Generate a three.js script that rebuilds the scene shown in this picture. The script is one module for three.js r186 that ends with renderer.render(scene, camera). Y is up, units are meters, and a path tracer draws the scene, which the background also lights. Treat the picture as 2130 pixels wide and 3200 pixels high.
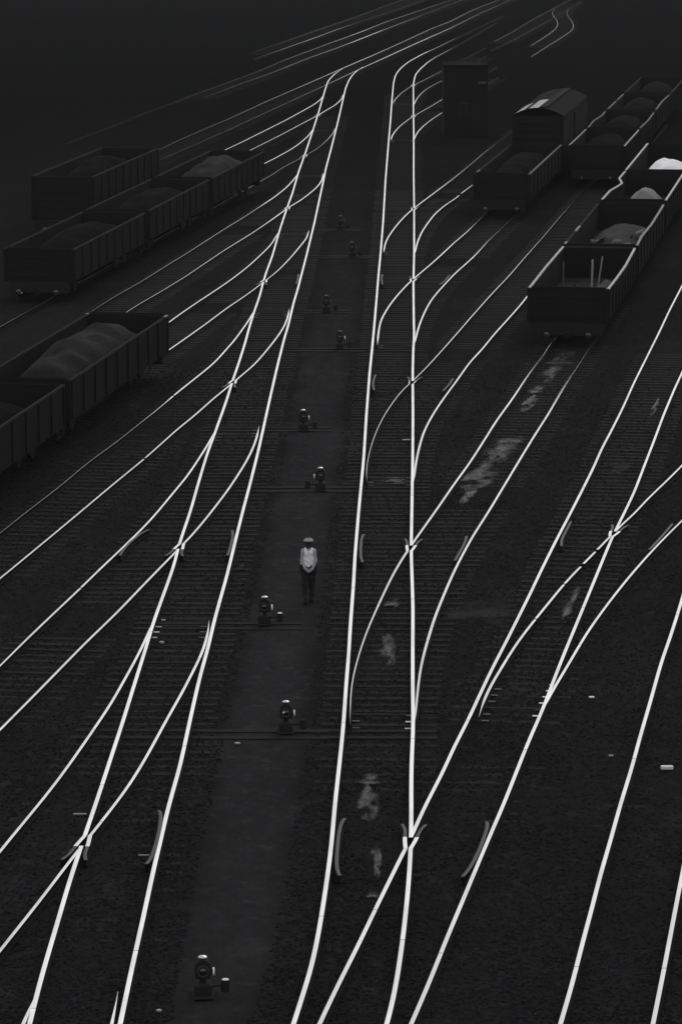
import * as THREE from 'three';
import { mergeGeometries, mergeVertices } from 'three/addons/utils/BufferGeometryUtils.js';
import { RoundedBoxGeometry } from 'three/addons/geometries/RoundedBoxGeometry.js';

// ---------------------------------------------------------------- camera, sky, sun, exposure
const scene = new THREE.Scene();
const camera = new THREE.PerspectiveCamera(15.189, 681 / 1024, 0.5, 6000);
camera.position.set(0, 19.66, 0);                       // a foot bridge over the yard throat
camera.rotation.set(-10.273 * Math.PI / 180, 0, 0);
const renderer = new THREE.WebGLRenderer({ antialias: true });
renderer.setSize(681, 1024);
renderer.toneMapping = THREE.LinearToneMapping;
renderer.toneMappingExposure = 1;
renderer.shadowMap.enabled = true;

const SUN_DIR = new THREE.Vector3(0.28, 0.62, -0.9).normalize();
{ // overcast evening sky, lightest over the far end of the yard
  const W = 512, H = 256, d = new Float32Array(W * H * 4), v = new THREE.Vector3();
  for (let j = 0; j < H; j++) for (let i = 0; i < W; i++) {
    const el = ((j + 0.5) / H - 0.5) * Math.PI, az = ((i + 0.5) / W - 0.5) * 2 * Math.PI;
    v.set(Math.cos(az) * Math.cos(el), Math.sin(el), Math.sin(az) * Math.cos(el));
    const f = 0.5 - 0.5 * v.z, up = Math.max(v.y, 0);    // f: 1 ahead, 0 behind
    let L = 0.56 + 0.46 * f * f * (1 - 0.55 * Math.sqrt(up));
    L *= 1 + 0.05 * Math.sin(9 * v.x + 5 * v.y + 2 * Math.sin(7 * v.z)) * (1 - up);
    const s = Math.max(0, v.dot(SUN_DIR)); L += 0.15 * Math.pow(s, 12);
    if (v.y < 0) L = 0.02;
    const k = (j * W + i) * 4; d[k] = L * 0.985; d[k + 1] = L * 0.985; d[k + 2] = L * 1.0; d[k + 3] = 1;
  }
  const t = new THREE.DataTexture(d, W, H, THREE.RGBAFormat, THREE.FloatType);
  t.mapping = THREE.EquirectangularReflectionMapping; t.minFilter = t.magFilter = THREE.LinearFilter; t.wrapS = THREE.RepeatWrapping; t.needsUpdate = true;
  scene.background = t; scene.environment = t;
}
const sun = new THREE.DirectionalLight(0xfff6ea, 0.6);
sun.position.copy(SUN_DIR).multiplyScalar(400).add(new THREE.Vector3(0, 0, -180));
sun.target.position.set(0, 0, -180); scene.add(sun, sun.target);
sun.castShadow = true; sun.shadow.radius = 22; sun.shadow.mapSize.set(2048, 2048);
Object.assign(sun.shadow.camera, { left: -120, right: 120, top: 220, bottom: -220, near: 1, far: 900 });

scene.fog = new THREE.FogExp2(0xdfe3e8, 8e-5);            // thin mist, added to lift the blacks over the yard

// ---------------------------------------------------------------- helpers
let seed = 7;
const rnd = () => { seed = (seed * 1664525 + 1013904223) >>> 0; return seed / 4294967296; };
const rr = (a, b) => a + (b - a) * rnd();
const sm01 = (a, b, x) => { const t = Math.max(0, Math.min(1, (x - a) / (b - a))); return t * t * (3 - 2 * t); };
const hash = (x, y) => { let h = Math.imul(x | 0, 374761393) ^ Math.imul(y | 0, 668265263); h = Math.imul(h ^ (h >>> 13), 1274126177); return ((h ^ (h >>> 16)) >>> 0) / 4294967296; };
function vnoise(x, y, wrap = 0) {
  const xi = Math.floor(x), yi = Math.floor(y), fx = x - xi, fy = y - yi, u = fx * fx * (3 - 2 * fx), w = fy * fy * (3 - 2 * fy);
  const m = (a) => wrap ? ((a % wrap) + wrap) % wrap : a;
  const a = hash(m(xi), m(yi)), b = hash(m(xi + 1), m(yi)), c = hash(m(xi), m(yi + 1)), e = hash(m(xi + 1), m(yi + 1));
  return a + (b - a) * u + (c - a) * w + (a - b - c + e) * u * w;
}
const fbm = (x, y, o = 4) => { let s = 0, a = 0.5, n = 0; for (let i = 0; i < o; i++) { s += a * vnoise(x, y); n += a; a *= 0.5; x *= 2.03; y *= 2.03; } return s / n; };
const used = {};
function numbered(n) { const k = used[n] = (used[n] ?? -1) + 1; return k ? n + '_' + String(k).padStart(3, '0') : n; }
const grey = (v, c = 1.06) => new THREE.Color().setRGB(v, v, v * c);
const std = (v, rough = 0.95, metal = 0, more = {}) => new THREE.MeshPhysicalMaterial({ color: grey(v), roughness: rough, metalness: metal, side: THREE.DoubleSide, ...more });
function mesh(name, geo, m, parent) {
  const o = new THREE.Mesh(geo, m); o.name = parent === scene ? numbered(name) : name; o.castShadow = o.receiveShadow = true; parent.add(o); return o;
}
function thing(name, label, category, x, y, z, turn = 0, group) {
  const o = new THREE.Group(); o.name = numbered(name); o.position.set(x, y, z); o.rotation.y = turn; scene.add(o);
  o.userData = { label, category }; if (group) o.userData.group = group; return o;
}
function copyOf(src, label, x, y, z, turn = 0, base) {
  const o = src.clone(); o.name = numbered(base); o.position.set(x, y, z); o.rotation.y = turn; o.userData = { ...src.userData, label }; scene.add(o); return o;
}
const box = (w, h, d, x = 0, y = 0, z = 0) => new THREE.BoxGeometry(w, h, d).translate(x, y, z);
const cyl = (r0, r1, h, n = 20) => new THREE.CylinderGeometry(r0, r1, h, n);
function rbox(w, h, d, r, x = 0, y = 0, z = 0) { return new RoundedBoxGeometry(w, h, d, 2, r).translate(x, y, z); }
function bar(a, b, r, n = 8) {
  const A = new THREE.Vector3(...a), B = new THREE.Vector3(...b), d = B.clone().sub(A);
  const g = cyl(r, r, d.length(), n); g.applyQuaternion(new THREE.Quaternion().setFromUnitVectors(new THREE.Vector3(0, 1, 0), d.normalize()));
  return g.translate((A.x + B.x) / 2, (A.y + B.y) / 2, (A.z + B.z) / 2);
}
function merge(list) { return mergeGeometries(list.map((g) => { const q = g.index ? g.toNonIndexed() : g; if (!q.attributes.uv) q.setAttribute('uv', new THREE.BufferAttribute(new Float32Array(q.attributes.position.count * 2), 2)); return q; })); }

// ---------------------------------------------------------------- rails of the yard, metres on the rail-top plane [x, z]
const RAILS = {
  LR: [[-3.659, -56.49], [-3.618, -60.49], [-3.595, -63.60], [-3.555, -66.51], [-3.526, -69.68], [-3.486, -72.07], [-3.449, -74.73], [-3.354, -77.71], [-3.308, -81.96], [-3.247, -86.42], [-3.164, -89.40], [-3.117, -92.75], [-2.969, -98.46], [-2.879, -103.57], [-2.801, -107.59], [-2.690, -112.58], [-2.576, -118.42], [-2.425, -128.69], [-2.292, -137.05], [-2.143, -144.87], [-2.051, -148.25], [-1.937, -155.01], [-1.814, -159.86], [-1.560, -172.24], [-1.298, -186.42], [-0.971, -207.45], [-0.848, -216.13], [-0.556, -230.58], [-0.224, -248.25], [0.060, -264.70], [0.327, -280.40], [0.552, -288.16], [0.841, -294.68], [1.194, -299.76], [1.728, -304.66]],
  LL: [[-5.085, -56.49], [-5.104, -60.49], [-5.110, -61.64], [-5.112, -62.28], [-5.108, -63.18], [-5.093, -64.81], [-5.070, -66.42], [-5.059, -68.11], [-5.035, -69.88], [-5.001, -71.01], [-4.981, -72.17], [-4.967, -72.82], [-4.931, -74.04], [-4.894, -75.77], [-4.856, -77.71], [-4.768, -81.96], [-4.710, -85.67], [-4.649, -89.08], [-4.613, -91.89], [-4.590, -93.28], [-4.538, -94.88], [-4.471, -97.49], [-4.413, -99.64], [-4.402, -102.61], [-4.355, -104.88], [-4.291, -107.59], [-4.234, -112.58], [-4.156, -117.87], [-4.050, -121.57], [-4.014, -123.35], [-3.948, -125.81], [-3.868, -129.35], [-3.794, -133.80], [-3.711, -137.42], [-3.609, -142.84], [-3.545, -148.25], [-3.456, -153.15], [-3.350, -157.89], [-3.311, -161.89], [-3.258, -165.56], [-3.093, -172.24], [-2.938, -183.10], [-2.735, -193.43], [-2.546, -201.77], [-2.369, -213.45], [-2.142, -223.61], [-1.964, -232.65], [-1.772, -242.45], [-1.530, -255.59], [-1.228, -274.48], [-1.013, -286.57], [-0.863, -290.57], [-0.490, -296.35], [0.182, -303.60]],
  b0l: [[-5.124, -62.12], [-5.164, -61.40], [-5.210, -60.49], [-5.529, -54.50]],
  b0r: [[-3.756, -62.28], [-3.746, -61.48], [-3.760, -60.49], [-3.776, -54.49]],
  b1l: [[-4.608, -92.67], [-4.706, -90.22], [-4.831, -87.97], [-4.983, -85.82], [-5.104, -83.92], [-5.261, -82.23], [-5.470, -80.08], [-5.707, -77.70], [-5.925, -75.77], [-6.181, -73.82], [-6.376, -72.39], [-6.523, -71.17], [-7.293, -65.22]],
  b1r: [[-3.247, -92.67], [-3.219, -91.21], [-3.244, -89.72], [-3.294, -88.68], [-3.431, -86.88], [-3.581, -84.79], [-3.802, -82.37], [-3.980, -80.08], [-4.183, -77.70], [-4.370, -75.89], [-4.599, -74.27], [-4.808, -72.77], [-4.904, -72.07], [-4.998, -71.59], [-5.125, -70.60], [-5.288, -69.43], [-5.490, -67.82], [-5.730, -66.24], [-5.953, -64.63], [-6.815, -58.69]],
  b2l: [[-4.028, -122.60], [-4.177, -119.83], [-4.386, -116.77], [-4.619, -113.60], [-4.956, -110.35], [-5.227, -107.58], [-5.470, -105.43], [-5.957, -101.88], [-6.368, -99.04], [-6.671, -96.73], [-7.068, -93.98], [-7.530, -90.71], [-7.744, -89.08], [-7.950, -87.50], [-8.725, -81.55]],
  b2r: [[-2.657, -123.35], [-2.677, -120.98], [-2.748, -118.98], [-2.908, -116.23], [-3.142, -113.35], [-3.337, -111.09], [-3.701, -107.58], [-4.025, -104.66], [-4.273, -102.83], [-4.487, -101.36], [-5.062, -97.30], [-5.589, -93.45], [-6.098, -90.22], [-6.558, -86.96], [-6.988, -83.92], [-7.395, -81.14], [-8.249, -75.20]],
  b3l: [[-3.456, -153.15], [-3.614, -149.99], [-3.822, -146.96], [-4.022, -144.05], [-4.232, -141.84], [-4.582, -137.98], [-4.917, -135.59], [-5.599, -130.86], [-5.825, -129.19], [-6.510, -124.26], [-6.982, -120.84], [-7.773, -115.96], [-8.343, -111.58], [-8.961, -107.58], [-9.419, -104.33], [-10.300, -98.40]],
  b3r: [[-2.077, -153.61], [-2.109, -150.44], [-2.214, -147.82], [-2.398, -145.28], [-2.717, -141.64], [-3.113, -137.61], [-3.687, -133.62], [-3.942, -131.88], [-4.308, -129.52], [-4.884, -125.19], [-5.301, -122.60], [-6.015, -117.18], [-6.115, -116.50], [-6.634, -113.09], [-7.001, -110.60], [-7.434, -107.58], [-7.849, -104.77], [-8.460, -100.65], [-8.864, -97.97], [-9.750, -92.04]],
  b4l: [[-2.962, -182.45], [-3.241, -176.80], [-3.681, -172.22], [-4.051, -168.55], [-4.444, -165.29], [-4.830, -162.40], [-5.274, -159.36], [-5.765, -156.19], [-6.412, -151.78], [-6.923, -147.82], [-7.197, -145.91], [-13.744, -101.39]],
  b4r: [[-1.534, -183.43], [-1.594, -179.90], [-1.895, -176.19], [-2.212, -172.22], [-2.633, -167.73], [-2.908, -165.29], [-3.129, -163.70], [-3.346, -162.14], [-3.609, -160.11], [-4.075, -156.92], [-4.581, -153.84], [-5.226, -149.11], [-5.918, -144.46], [-7.014, -137.24], [-7.275, -135.22], [-13.822, -90.70]],
  b5l: [[-2.375, -212.57], [-2.695, -207.45], [-2.961, -204.16], [-3.558, -198.66], [-4.271, -193.43], [-4.885, -188.82], [-5.481, -184.75], [-7.159, -172.22], [-7.732, -168.28], [-8.563, -162.14], [-9.379, -157.16], [-10.054, -151.92], [-15.874, -112.34]],
  b5r: [[-0.975, -213.45], [-1.019, -209.13], [-1.270, -204.97], [-1.701, -200.98], [-2.120, -197.51], [-2.603, -194.53], [-3.438, -187.79], [-4.348, -181.16], [-5.211, -175.47], [-5.658, -172.24], [-6.688, -164.49], [-7.549, -158.87], [-8.194, -155.01], [-8.638, -151.87], [-14.458, -112.29]],
  b6l: [[-1.720, -244.16], [-2.013, -238.55], [-2.414, -233.70], [-2.964, -228.55], [-3.813, -222.65], [-4.591, -217.68], [-13.321, -158.31]],
  b6r: [[-0.360, -244.74], [-0.445, -241.32], [-0.834, -235.30], [-1.416, -229.05], [-1.986, -225.07], [-2.380, -222.17], [-3.151, -217.49], [-3.868, -211.70], [-4.710, -205.79], [-13.440, -146.43]],
  b7l: [[-1.225, -273.76], [-1.456, -268.81], [-1.927, -264.03], [-2.752, -257.49], [-3.624, -250.65], [-4.866, -241.89], [-6.025, -233.70], [-6.693, -229.36], [-13.240, -184.83]],
  b7r: [[0.197, -275.21], [0.061, -270.21], [-0.339, -264.70], [-0.920, -260.07], [-1.526, -254.96], [-2.643, -247.07], [-3.892, -238.00], [-5.216, -229.05], [-11.763, -184.53]],
  F1u: [[-12.481, -215.65], [-10.845, -227.54], [-9.861, -235.30], [-8.715, -243.02], [-7.417, -251.26], [-5.083, -268.12], [-3.208, -280.70], [-0.934, -296.01], [0.182, -303.60], [1.356, -311.39], [2.464, -318.61], [5.275, -337.99], [8.305, -359.60], [10.497, -372.92], [13.371, -394.83], [16.917, -416.79], [20.537, -441.53]],
  F1d: [[-12.346, -208.70], [-10.517, -220.56], [-9.790, -225.36], [-8.971, -230.58], [-8.124, -236.37], [-7.160, -242.45], [-5.983, -250.65], [-3.834, -265.38], [-1.318, -282.68], [1.665, -303.60], [3.513, -316.11], [6.230, -334.74], [10.160, -360.84], [13.677, -386.68], [18.166, -416.79], [21.706, -441.54]],
  F2u: [[-16.607, -232.30], [-14.825, -244.16], [-13.071, -256.85], [-10.163, -275.21], [-8.431, -286.10], [-6.547, -298.39], [-4.525, -313.83], [-1.060, -336.47], [1.535, -352.81], [4.417, -372.92], [11.044, -411.88], [13.427, -426.69]],
  F2d: [[-9.551, -271.59], [-7.715, -283.45], [-5.404, -297.20], [-2.658, -316.11], [-0.665, -328.02], [0.836, -337.55], [3.405, -354.72], [8.176, -385.54], [12.064, -410.92], [14.349, -425.74]],
  F3u: [[-7.413, -323.53], [-5.587, -335.39], [-2.456, -355.93], [0.934, -377.76], [3.979, -399.34], [6.482, -416.13], [7.913, -426.03]],
  F3d: [[-7.145, -314.11], [-5.310, -325.97], [-3.592, -337.12], [-2.380, -344.90], [-0.457, -358.37], [2.483, -376.40], [6.223, -399.34], [8.812, -415.80], [10.398, -425.67]],
  RL: [[-1.129, -56.50], [-0.782, -60.49], [-0.665, -61.80], [-0.554, -63.10], [-0.485, -63.86], [-0.442, -64.81], [-0.373, -66.24], [-0.327, -67.44], [-0.267, -68.99], [-0.217, -70.49], [-0.166, -72.39], [-0.128, -74.61], [-0.086, -76.13], [-0.042, -77.71], [0.050, -81.41], [0.119, -85.67], [0.174, -88.44], [0.235, -92.41], [0.321, -97.11], [0.373, -101.05], [0.447, -104.88], [0.499, -107.59], [0.697, -116.77], [0.847, -126.12], [1.007, -134.87], [1.171, -142.43], [1.309, -149.11], [1.470, -157.40], [1.649, -166.63], [1.769, -172.24], [2.067, -187.79], [2.407, -208.28], [2.846, -231.61], [3.218, -250.65], [3.549, -268.81], [3.867, -285.00], [4.085, -293.02], [4.322, -298.05], [4.752, -304.13], [5.449, -311.39], [6.840, -321.95], [8.126, -330.09], [9.508, -339.75], [16.181, -384.25]],
  RR: [[0.357, -56.51], [0.746, -60.49], [0.805, -61.01], [0.890, -61.96], [0.970, -63.27], [1.071, -64.98], [1.168, -66.97], [1.253, -68.89], [1.321, -70.91], [1.359, -72.07], [1.404, -74.61], [1.460, -77.71], [1.507, -79.30], [1.571, -81.41], [1.631, -85.37], [1.717, -90.05], [1.802, -94.34], [1.835, -97.11], [1.879, -101.05], [1.917, -103.14], [2.013, -107.59], [2.117, -112.58], [2.207, -116.77], [2.376, -125.50], [2.552, -135.59], [2.684, -141.64], [2.777, -144.87], [2.889, -151.78], [3.055, -161.38], [3.186, -167.73], [3.289, -172.24], [3.741, -196.38], [4.020, -212.57], [4.576, -242.45], [4.872, -259.42], [5.178, -275.94], [5.346, -285.00], [5.541, -291.38], [5.745, -296.35], [6.201, -302.37], [6.948, -310.46], [7.680, -316.68], [9.166, -327.40], [15.009, -372.02]],
  r0l: [[-0.909, -56.53], [-0.354, -60.49], [-0.203, -61.64], [-0.034, -62.77], [0.166, -64.11], [0.347, -65.25], [0.565, -66.88], [0.791, -68.40], [0.996, -69.78], [1.196, -71.22], [1.303, -71.75], [1.467, -73.04], [1.637, -74.38], [1.876, -75.89], [2.160, -77.71], [2.426, -79.82], [2.654, -81.14], [2.944, -83.21], [3.183, -84.93], [3.477, -87.03], [3.892, -89.72], [4.392, -93.10], [4.818, -95.98], [5.281, -99.24], [5.890, -103.36], [6.535, -107.59], [7.097, -111.34], [7.703, -115.43], [8.142, -118.70], [8.719, -122.45], [9.450, -127.40], [10.191, -132.74], [11.047, -138.55], [12.101, -145.70], [13.171, -153.15], [14.401, -161.38], [15.272, -167.31]],
  r0r: [[0.541, -56.53], [1.143, -60.49], [1.349, -61.80], [1.579, -63.35], [1.826, -65.16], [2.042, -66.60], [2.239, -67.92], [2.481, -69.58], [2.735, -71.32], [2.960, -72.82], [3.189, -74.27], [3.656, -77.58], [4.067, -80.48], [4.389, -82.51], [4.647, -84.35], [4.973, -86.73], [5.309, -89.08], [5.719, -91.89], [6.154, -94.88], [6.617, -98.07], [7.111, -101.47], [7.448, -103.79], [7.767, -105.77], [8.062, -107.59], [8.614, -111.09], [9.185, -115.17], [9.889, -120.12], [10.681, -125.81], [11.599, -132.05], [12.149, -135.59], [13.040, -141.52]],
  q0l: [[3.024, -82.30], [3.200, -84.06], [3.380, -85.37], [3.633, -86.73], [4.085, -89.40], [4.447, -91.21], [4.814, -92.93], [5.240, -94.88], [5.738, -97.20], [6.336, -99.64], [6.904, -101.88], [7.450, -104.11], [7.845, -105.72], [8.392, -107.59], [8.719, -109.15], [9.200, -110.97], [10.021, -114.12], [10.412, -115.70], [11.901, -121.51]],
  q0r: [[4.410, -82.72], [4.679, -84.35], [5.007, -86.12], [5.391, -88.12], [5.648, -89.56], [6.062, -91.72], [6.472, -93.63], [6.948, -95.80], [7.492, -98.16], [8.045, -100.44], [8.616, -102.72], [9.194, -104.88], [9.594, -106.33], [11.163, -112.12]],
  r1l: [[0.202, -81.62], [0.196, -82.79], [0.215, -84.06], [0.235, -85.67], [0.323, -87.19], [0.414, -88.68], [0.582, -90.88], [0.774, -92.93], [1.012, -95.25], [1.305, -98.07], [1.563, -100.14], [1.804, -101.88], [2.006, -103.25], [2.283, -105.10], [2.665, -107.59], [3.376, -112.46], [3.922, -115.96], [4.461, -119.83], [5.108, -124.57], [5.842, -129.35], [6.429, -133.44], [7.034, -137.42], [7.413, -139.69], [7.676, -141.64], [18.588, -215.85]],
  r1r: [[1.592, -81.55], [1.656, -82.93], [1.722, -84.64], [1.813, -86.73], [1.936, -88.60], [2.099, -90.55], [2.318, -93.10], [2.553, -95.25], [2.798, -97.49], [2.989, -99.14], [3.290, -101.47], [3.602, -103.79], [4.184, -107.59], [4.943, -112.84], [5.710, -118.14], [6.257, -121.86], [6.903, -126.12], [7.304, -129.02], [7.883, -133.09], [8.381, -136.32], [8.802, -138.93], [19.714, -213.13]],
  r2l: [[0.767, -112.46], [0.763, -114.64], [0.805, -116.23], [0.939, -119.26], [1.151, -122.45], [1.418, -125.50], [1.743, -128.37], [2.078, -131.03], [2.327, -132.40], [2.580, -133.80], [3.111, -137.05], [3.741, -141.25], [4.332, -145.28], [5.271, -151.78], [6.207, -158.13], [7.199, -164.49], [8.314, -172.24], [9.628, -181.16], [10.761, -189.17], [11.714, -195.64], [24.809, -284.68]],
  r2r: [[2.151, -112.58], [2.252, -115.17], [2.366, -117.59], [2.467, -119.26], [2.635, -121.86], [2.937, -124.88], [3.238, -127.40], [3.668, -130.69], [3.969, -132.81], [4.645, -137.98], [5.250, -141.64], [5.840, -145.70], [6.597, -150.44], [7.242, -154.54], [7.863, -158.87], [20.958, -247.91]],
  r3l: [[1.362, -142.63], [1.418, -145.70], [1.540, -149.55], [1.707, -151.78], [1.975, -154.77], [2.381, -158.38], [2.867, -162.14], [3.147, -163.96], [3.796, -168.00], [4.444, -172.24], [5.285, -178.02], [6.046, -182.78], [6.885, -188.82], [15.615, -248.18]],
  r3r: [[2.768, -143.24], [2.931, -146.54], [3.057, -148.68], [3.336, -152.46], [3.648, -155.96], [4.095, -159.61], [4.922, -165.56], [5.998, -172.24], [6.950, -179.27], [8.069, -186.42], [8.319, -188.13], [17.049, -247.49]],
  r4l: [[1.933, -173.51], [2.015, -176.80], [2.186, -179.90], [2.550, -184.09], [2.960, -188.13], [3.377, -191.63], [3.795, -194.53], [4.660, -200.20], [5.576, -206.20], [6.235, -210.66], [7.270, -217.95], [8.388, -226.05], [9.075, -230.58], [15.622, -275.11]],
  r4r: [[3.334, -173.21], [3.546, -178.02], [3.839, -182.45], [4.204, -186.42], [4.664, -190.92], [5.285, -195.27], [5.881, -198.50], [6.458, -202.56], [6.956, -205.55], [13.503, -250.07]],
  r5l: [[3.061, -234.76], [3.130, -238.00], [3.434, -242.45], [3.871, -247.07], [4.525, -252.48], [4.964, -255.59], [6.089, -262.70], [7.238, -270.63], [12.330, -305.26]],
  r5r: [[4.460, -235.30], [4.648, -239.10], [4.895, -242.45], [5.360, -247.07], [6.046, -252.48], [6.859, -258.13], [11.951, -292.76]],
  r6l: [[3.554, -265.38], [3.822, -270.21], [4.317, -275.94], [4.926, -281.16], [5.412, -284.54], [6.783, -293.02], [7.982, -300.97], [12.347, -330.65]],
  r6r: [[5.020, -264.70], [5.218, -268.81], [5.570, -273.76], [6.161, -279.65], [6.921, -285.00], [7.688, -289.76], [12.053, -319.44]],
  X1l: [[3.030, -56.53], [3.587, -60.49], [3.875, -62.36], [4.244, -65.16], [4.570, -67.44], [4.836, -69.48], [5.083, -71.12], [5.357, -73.04], [5.591, -74.73], [6.045, -77.71], [6.387, -80.21], [6.786, -82.93], [7.155, -85.52], [7.547, -88.28], [7.894, -90.38], [8.064, -91.55], [8.384, -93.63], [8.642, -95.43], [9.528, -101.36]],
  X1r: [[4.552, -56.53], [5.108, -60.49], [5.471, -63.02], [5.853, -65.78], [6.190, -68.21], [6.385, -69.58], [7.218, -75.52]],
  T1u: [[13.498, -339.75], [15.749, -354.72], [17.859, -371.07], [20.022, -386.11], [21.358, -394.83], [24.312, -415.14], [25.774, -425.04]],
  T1d: [[12.689, -326.99], [15.515, -343.54], [18.245, -362.09], [21.017, -380.50], [24.268, -403.96], [25.692, -413.85]],
  S1l: [[16.368, -333.25], [17.835, -343.54], [19.806, -358.37], [20.662, -368.46], [20.934, -376.40], [21.026, -383.28], [21.239, -390.42], [21.966, -397.83]],
  S1r: [[15.629, -318.03], [17.392, -330.09], [19.807, -346.50], [21.141, -355.93], [21.849, -363.34], [22.248, -372.39], [22.462, -383.28], [22.815, -391.88], [23.346, -397.22]],
};
const CHECKS = [
  ['LR', [[-3.629, -74.23], [-3.570, -74.01], [-3.544, -73.01], [-3.562, -71.60], [-3.609, -70.56], [-3.681, -70.23]]],
  ['LR', [[-3.010, -104.71], [-2.971, -103.73], [-2.993, -102.25], [-3.043, -101.00]]],
  ['LR', [[-1.842, -165.20], [-1.840, -163.36], [-1.897, -161.80]]],
  ['RL', [[0.069, -73.61], [0.003, -73.28], [-0.045, -72.46], [-0.075, -71.29], [-0.088, -70.36], [-0.079, -69.85], [-0.024, -69.43]]],
  ['RL', [[0.624, -104.12], [0.560, -103.52], [0.525, -102.04], [0.527, -100.80], [0.569, -100.05]]],
  ['RL', [[1.223, -134.87], [1.142, -133.73], [1.105, -132.33], [1.140, -131.13]]],
  ['RL', [[1.779, -165.20], [1.729, -163.36], [1.753, -161.55]]],
  ['r0', [[2.860, -73.34], [2.876, -73.01], [2.805, -72.46], [2.650, -71.29], [2.477, -70.25], [2.363, -69.70], [2.242, -69.30]]],
  ['r1', [[3.453, -103.84], [3.348, -102.67], [3.022, -100.29]]],
  ['r2', [[3.934, -133.91], [3.768, -132.50], [3.499, -130.89]]],
  ['r3', [[4.679, -164.94], [4.423, -162.84], [4.171, -161.45]]],
  ['b2', [[-5.319, -104.82], [-5.497, -104.39], [-5.742, -102.99], [-5.876, -101.83], [-5.915, -101.00]]],
  ['r0', [[6.445, -106.05], [6.219, -104.60], [6.026, -103.31], [5.972, -102.35]]],
  ['q0', [[9.264, -105.71], [8.951, -104.39], [8.655, -103.20], [8.309, -101.83]]],
];
class Path {
  constructor(pts, step = 0.5, sigma = 1.1) {
    let p = pts.map((q) => new THREE.Vector2(q[0], q[1]));
    p = Path.resample(p, step);
    const k = Math.ceil(2.5 * sigma / step), n = p.length, s = [];
    for (let i = 0; i < n; i++) {
      let x = 0, y = 0, w = 0; const kk = Math.min(k, i, n - 1 - i);
      for (let j = -kk; j <= kk; j++) { const g = Math.exp(-((j * step / sigma) ** 2) / 2); x += p[i + j].x * g; y += p[i + j].y * g; w += g; }
      s.push(new THREE.Vector2(x / w, y / w));
    }
    this.p = s; this.s = [0];
    for (let i = 1; i < n; i++) this.s.push(this.s[i - 1] + s[i].distanceTo(s[i - 1]));
    this.len = this.s[n - 1];
  }
  static resample(p, step) {
    const o = [p[0].clone()]; let carry = 0;
    for (let i = 1; i < p.length; i++) {
      const L = p[i].distanceTo(p[i - 1]); let t = step - carry;
      while (t <= L) { o.push(p[i - 1].clone().lerp(p[i], t / L)); t += step; }
      carry = L - (t - step);
    }
    if (carry > 0.05) o.push(p[p.length - 1].clone());
    return o;
  }
  idx(s) { let a = 0, b = this.s.length - 1; while (b - a > 1) { const m = (a + b) >> 1; if (this.s[m] <= s) a = m; else b = m; } return a; }
  at(s) { const i = this.idx(s), L = this.s[i + 1] - this.s[i]; return this.p[i].clone().lerp(this.p[i + 1], (s - this.s[i]) / L); }
  dir(s) { const a = this.at(Math.max(0, s - 0.6)), b = this.at(Math.min(this.len, s + 0.6)); return b.sub(a).normalize(); }
  nearest(q) { // closest point: arc length and signed side distance
    let best = 1e9, bs = 0;
    for (let i = 0; i < this.p.length - 1; i++) {
      const a = this.p[i], b = this.p[i + 1], dx = b.x - a.x, dy = b.y - a.y, L2 = dx * dx + dy * dy;
      const t = Math.max(0, Math.min(1, ((q.x - a.x) * dx + (q.y - a.y) * dy) / L2)), d = Math.hypot(a.x + dx * t - q.x, a.y + dy * t - q.y);
      if (d < best) { best = d; bs = this.s[i] + t * Math.sqrt(L2); }
    }
    return { d: best, s: bs };
  }
  cross(o) { // first crossing after 4 m of this path
    for (let i = 0; i < this.p.length - 1; i++) {
      if (this.s[i] < 4) continue;
      const a = this.p[i], b = this.p[i + 1];
      for (let j = 0; j < o.p.length - 1; j++) {
        const c = o.p[j], e = o.p[j + 1], rx = b.x - a.x, ry = b.y - a.y, qx = e.x - c.x, qy = e.y - c.y, D = rx * qy - ry * qx;
        if (Math.abs(D) < 1e-9) continue;
        const t = ((c.x - a.x) * qy - (c.y - a.y) * qx) / D, u = ((c.x - a.x) * ry - (c.y - a.y) * rx) / D;
        if (t >= 0 && t < 1 && u >= 0 && u < 1) return { s: this.s[i] + t * (this.s[i + 1] - this.s[i]), so: o.s[j] + u * (o.s[j + 1] - o.s[j]) };
      }
    }
    return null;
  }
  lateral(c, n, max) { // where the line c + t n meets this path, |t| < max
    let r = null;
    for (let i = 0; i < this.p.length - 1; i++) {
      const a = this.p[i], b = this.p[i + 1], ex = b.x - a.x, ey = b.y - a.y, D = n.x * ey - n.y * ex; if (Math.abs(D) < 1e-9) continue;
      const t = ((a.x - c.x) * ey - (a.y - c.y) * ex) / D, u = ((a.x - c.x) * n.y - (a.y - c.y) * n.x) / D;
      if (u >= 0 && u < 1 && Math.abs(t) < max && (r === null || Math.abs(t) < Math.abs(r))) r = t;
    }
    return r;
  }
}
const P = {}; for (const k in RAILS) P[k] = new Path(RAILS[k], k[0] === 'F' || k[0] === 'T' || k[0] === 'S' ? 1.2 : 0.5, k[0] === 'S' ? 1.6 : 1.1);

// ---------------------------------------------------------------- materials
const M = {
  rust: std(0.011, 1, 0, { specularIntensity: 0.08 }),
  steel: new THREE.MeshPhysicalMaterial({ color: 0xffffff, vertexColors: true, roughness: 0.16, metalness: 1, side: THREE.DoubleSide }),
  dullSteel: std(0.03, 0.55, 0, { specularIntensity: 0.32 }),
  farWood: std(0.006, 0.95, 0, { specularIntensity: 0.05 }),  // wood copy coloured darker to shade far sleepers into the far ground
  plate: new THREE.MeshPhysicalMaterial({ color: grey(0.45), roughness: 0.4, metalness: 1, side: THREE.DoubleSide }),
  wood: [0.0100, 0.0118, 0.014].map((v) => std(v, 0.9, 0, { specularIntensity: 0.1 })),
};

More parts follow.
